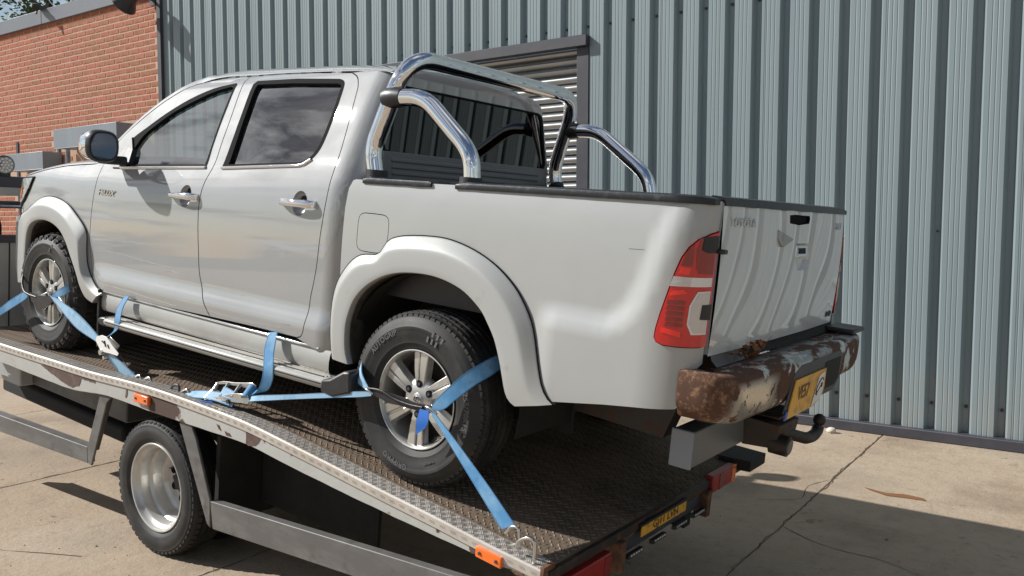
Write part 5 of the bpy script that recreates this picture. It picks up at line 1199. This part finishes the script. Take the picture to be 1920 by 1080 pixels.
MB().tube([(1.10,.955,-.214),(1.12,.897,-.168)],.009,n=10).obj('ratchet_bar',M_ZINC,rs,smooth=60)
MB().cyl((1.005,.951,-.203),(1.018,.898,-.158),.024,n=20).obj('strap_roll',M_WEB,rs,smooth=40)
MB().cyl((1.13,.962,-.243),(1.13,.948,-.243),.011,n=12).obj('ratchet_bolt',M_BLACK,rs)
rib([[(.924,.895,.128),(.864,.895,.138)],[(.908,.930,.062),(.839,.930,.052)],[(.870,.962,-.017),(.799,.962,-.012)],[(.880,.960,-.080),(.808,.955,-.072)],[(.936,.940,-.150),(.870,.935,-.138)],[(1.000,.945,-.198),(1.00,.90,-.165)]]).obj('webbing',M_WEB,rs,smooth=60)
rib([[(1.10,.955,-.262),(1.13,.90,-.222)],[(1.266,.962,-.262),(1.266,.93,-.226)],[(1.40,.968,-.280),(1.40,.93,-.250)],[(1.479,.968,-.285),(1.466,.94,-.266)]]).obj('webbing',M_WEBL,rs,smooth=60)
rib([[(1.24,.968,-.262),(1.24,.97,-.280)],[(1.30,.985,-.274),(1.30,.986,-.293)],[(1.345,.990,-.278),(1.345,.990,-.296)]]).obj('strap_tail',M_WEBN,rs,smooth=60)
rib([[(1.176,.95,-.252),(1.166,.93,-.252)],[(1.180,.945,-.215),(1.170,.92,-.215)]]).obj('strap_tail',M_WEBN,rs,smooth=60)
MB().tube(crom([(1.56,.955,-.288),(1.528,.957,-.284),(1.505,.955,-.268),(1.474,.953,-.256),(1.463,.95,-.272),(1.462,.95,-.288)],5),.0055,n=8).obj('hook',M_ZINC,rs,smooth=60)
lr=thing('lashing_ring','dark steel lashing loop on the deck edge, beside the strap ratchet lying on the deck','lashing ring',(1.58,.95,-.29),'l')
MB().tube(crom([(1.622,.953,-.298),(1.605,.955,-.272),(1.583,.955,-.254),(1.552,.955,-.250),(1.541,.955,-.262),(1.538,.955,-.292)],5),.0065,n=8).obj('loop',M_FRAME,lr,smooth=60)
fs=thing('ratchet_strap','faded blue ratchet strap with white metal ratchet, holding the front wheel of the pickup','ratchet strap',(2.2,.95,-.30),'l')
rib([[(3.60,.98,-.170),(3.60,.98,-.225)],[(3.491,.978,-.138),(3.490,.978,-.190)],[(3.398,.96,-.077),(3.348,.96,-.115)],[(3.300,.945,-.025),(3.240,.945,-.056)],[(3.26,.935,-.004),(3.215,.935,-.030)]]).obj('webbing',M_WEB,fs,smooth=60)
MB().tube(crom([(3.395,.80,.13),(3.40,.87,.10),(3.36,.905,.06),(3.31,.925,.018),(3.26,.935,-.006),(3.20,.935,-.016),(3.12,.93,-.020)],5),.007,n=8).obj('strap_sleeve',M_LEATH,fs,smooth=60)
rib([[(3.20,.933,.000),(3.17,.933,-.05)],[(3.12,.930,-.004),(3.08,.930,-.09)],[(3.03,.930,.000),(2.98,.930,-.06)],[(2.95,.925,.012),(2.925,.925,-.02)]],5,.004).obj('strap_sleeve',M_LEATH,fs,smooth=60)
rib([[(2.930,.926,.020),(2.905,.926,.006)],[(2.845,.92,.072),(2.82,.92,.028)],[(2.785,.88,.108),(2.77,.88,.064)],[(2.745,.80,.118),(2.735,.80,.072)],[(2.73,.68,.12),(2.72,.68,.07)]]).obj('webbing',M_WEB,fs,smooth=60)
rib([[(2.943,.932,.013),(2.929,.932,.004)],[(2.835,.935,.010),(2.860,.935,-.025)],[(2.751,.94,-.006),(2.810,.94,-.042)],[(2.600,.95,-.030),(2.690,.95,-.085)],[(2.465,.955,-.071),(2.560,.955,-.128)],[(2.301,.96,-.135),(2.345,.96,-.162)]]).obj('webbing',M_WEBL,fs,smooth=60)
rib([[(2.179,.958,-.200),(2.245,.958,-.222)],[(2.054,.945,-.251),(2.161,.945,-.285)],[(1.975,.93,-.292),(2.062,.932,-.322)]]).obj('webbing',M_WEBL,fs,smooth=60)
plate([(2.325,-.152),(2.318,-.126),(2.262,-.108),(2.215,-.110),(2.15,-.148),(2.085,-.180),(2.098,-.196),(2.17,-.196),(2.235,-.200),(2.28,-.190)],.972,fs,.004,M_WHITEPL)
plate([(2.30,-.150),(2.26,-.120),(2.16,-.155),(2.20,-.195),(2.26,-.185)],.925,fs,.004)
m=MB()
for a,b,c,d in ((2.255,-.140,2.225,-.150),(2.230,-.135,2.215,-.165),(2.195,-.150,2.180,-.168)): m.tube([(a,.978,b),(c,.978,d)],.004,n=6)
m.obj('ratchet_pawl',M_INK,fs)
MB().cyl((2.262,.985,-.205),(2.262,.92,-.205),.016,n=14).obj('ratchet_bolt',M_ZINC,fs,smooth=40); MB().cyl((2.225,.985,-.228),(2.225,.93,-.228),.010,n=12).obj('ratchet_bolt',M_ZINC,fs,smooth=40)
MB().tube([(2.085,.965,-.187),(2.06,.96,-.215),(2.02,.955,-.25)],.0025,n=6).obj('ratchet_wire',M_BLACK,fs)
rib([[(2.186,.895,.118),(2.132,.895,.125)],[(2.194,.93,.043),(2.141,.925,.060)],[(2.172,.955,-.018),(2.116,.955,-.014)],[(2.167,.958,-.062),(2.125,.958,-.050)],[(2.200,.962,-.095),(2.180,.962,-.090)],[(2.245,.965,-.118),(2.235,.965,-.122)]]).obj('webbing',M_WEB,fs,smooth=60)
MB().tube(crom([(1.985,.935,-.305),(1.965,.936,-.285),(1.940,.936,-.278),(1.925,.936,-.290),(1.918,.936,-.312)],5),.006,n=8).obj('hook',M_ZINC,fs,smooth=60)
MB().tube(crom([(1.925,.936,-.312),(1.905,.936,-.302),(1.875,.936,-.280),(1.846,.936,-.272),(1.828,.936,-.285),(1.825,.936,-.308)],5),.006,n=8).obj('hook',M_ZINC,fs,smooth=60)
# woven edge lines of the webbing
M_WEBE=mat('dark webbing edge',(.045,.16,.32),rough=.8)
for o in [o for o in bpy.data.objects if o.name.startswith('webbing')]:
    v=[q.co.copy() for q in o.data.vertices]; n=len(v)//4; off=OFF[o.name]
    for u0,u1 in ((.02,.07),(.93,.98)):
        V=[]
        for i in range(n):
            a=(v[4*i]+v[4*i+3])/2; b=(v[4*i+1]+v[4*i+2])/2; nn=(v[4*i]-v[4*i+3])/2; nn=nn*1.35
            p=a.lerp(b,u0); q=a.lerp(b,u1); V+=[p+nn+off,q+nn+off,q-nn+off,p-nn+off]
        obj('woven_line',V,[(i*4+k,i*4+(k+1)%4,(i+1)*4+(k+1)%4,(i+1)*4+k) for i in range(n-1) for k in range(4)],M_WEBE,o)
# rust mark on the yard
m=MB(); P=[(-1.30,5.98),(-1.15,5.93),(-1.05,5.97),(-.93,5.95),(-.90,5.90),(-1.02,5.89),(-1.14,5.87),(-1.26,5.94)]
m.add([(x,y,.003) for x,y in P],[tuple(range(len(P)-1,-1,-1))]); m.obj('rust_stain',mat('rust stain',(.20,.085,.03),rough=.9),ground)
print('OBJECTS',len(bpy.data.objects))
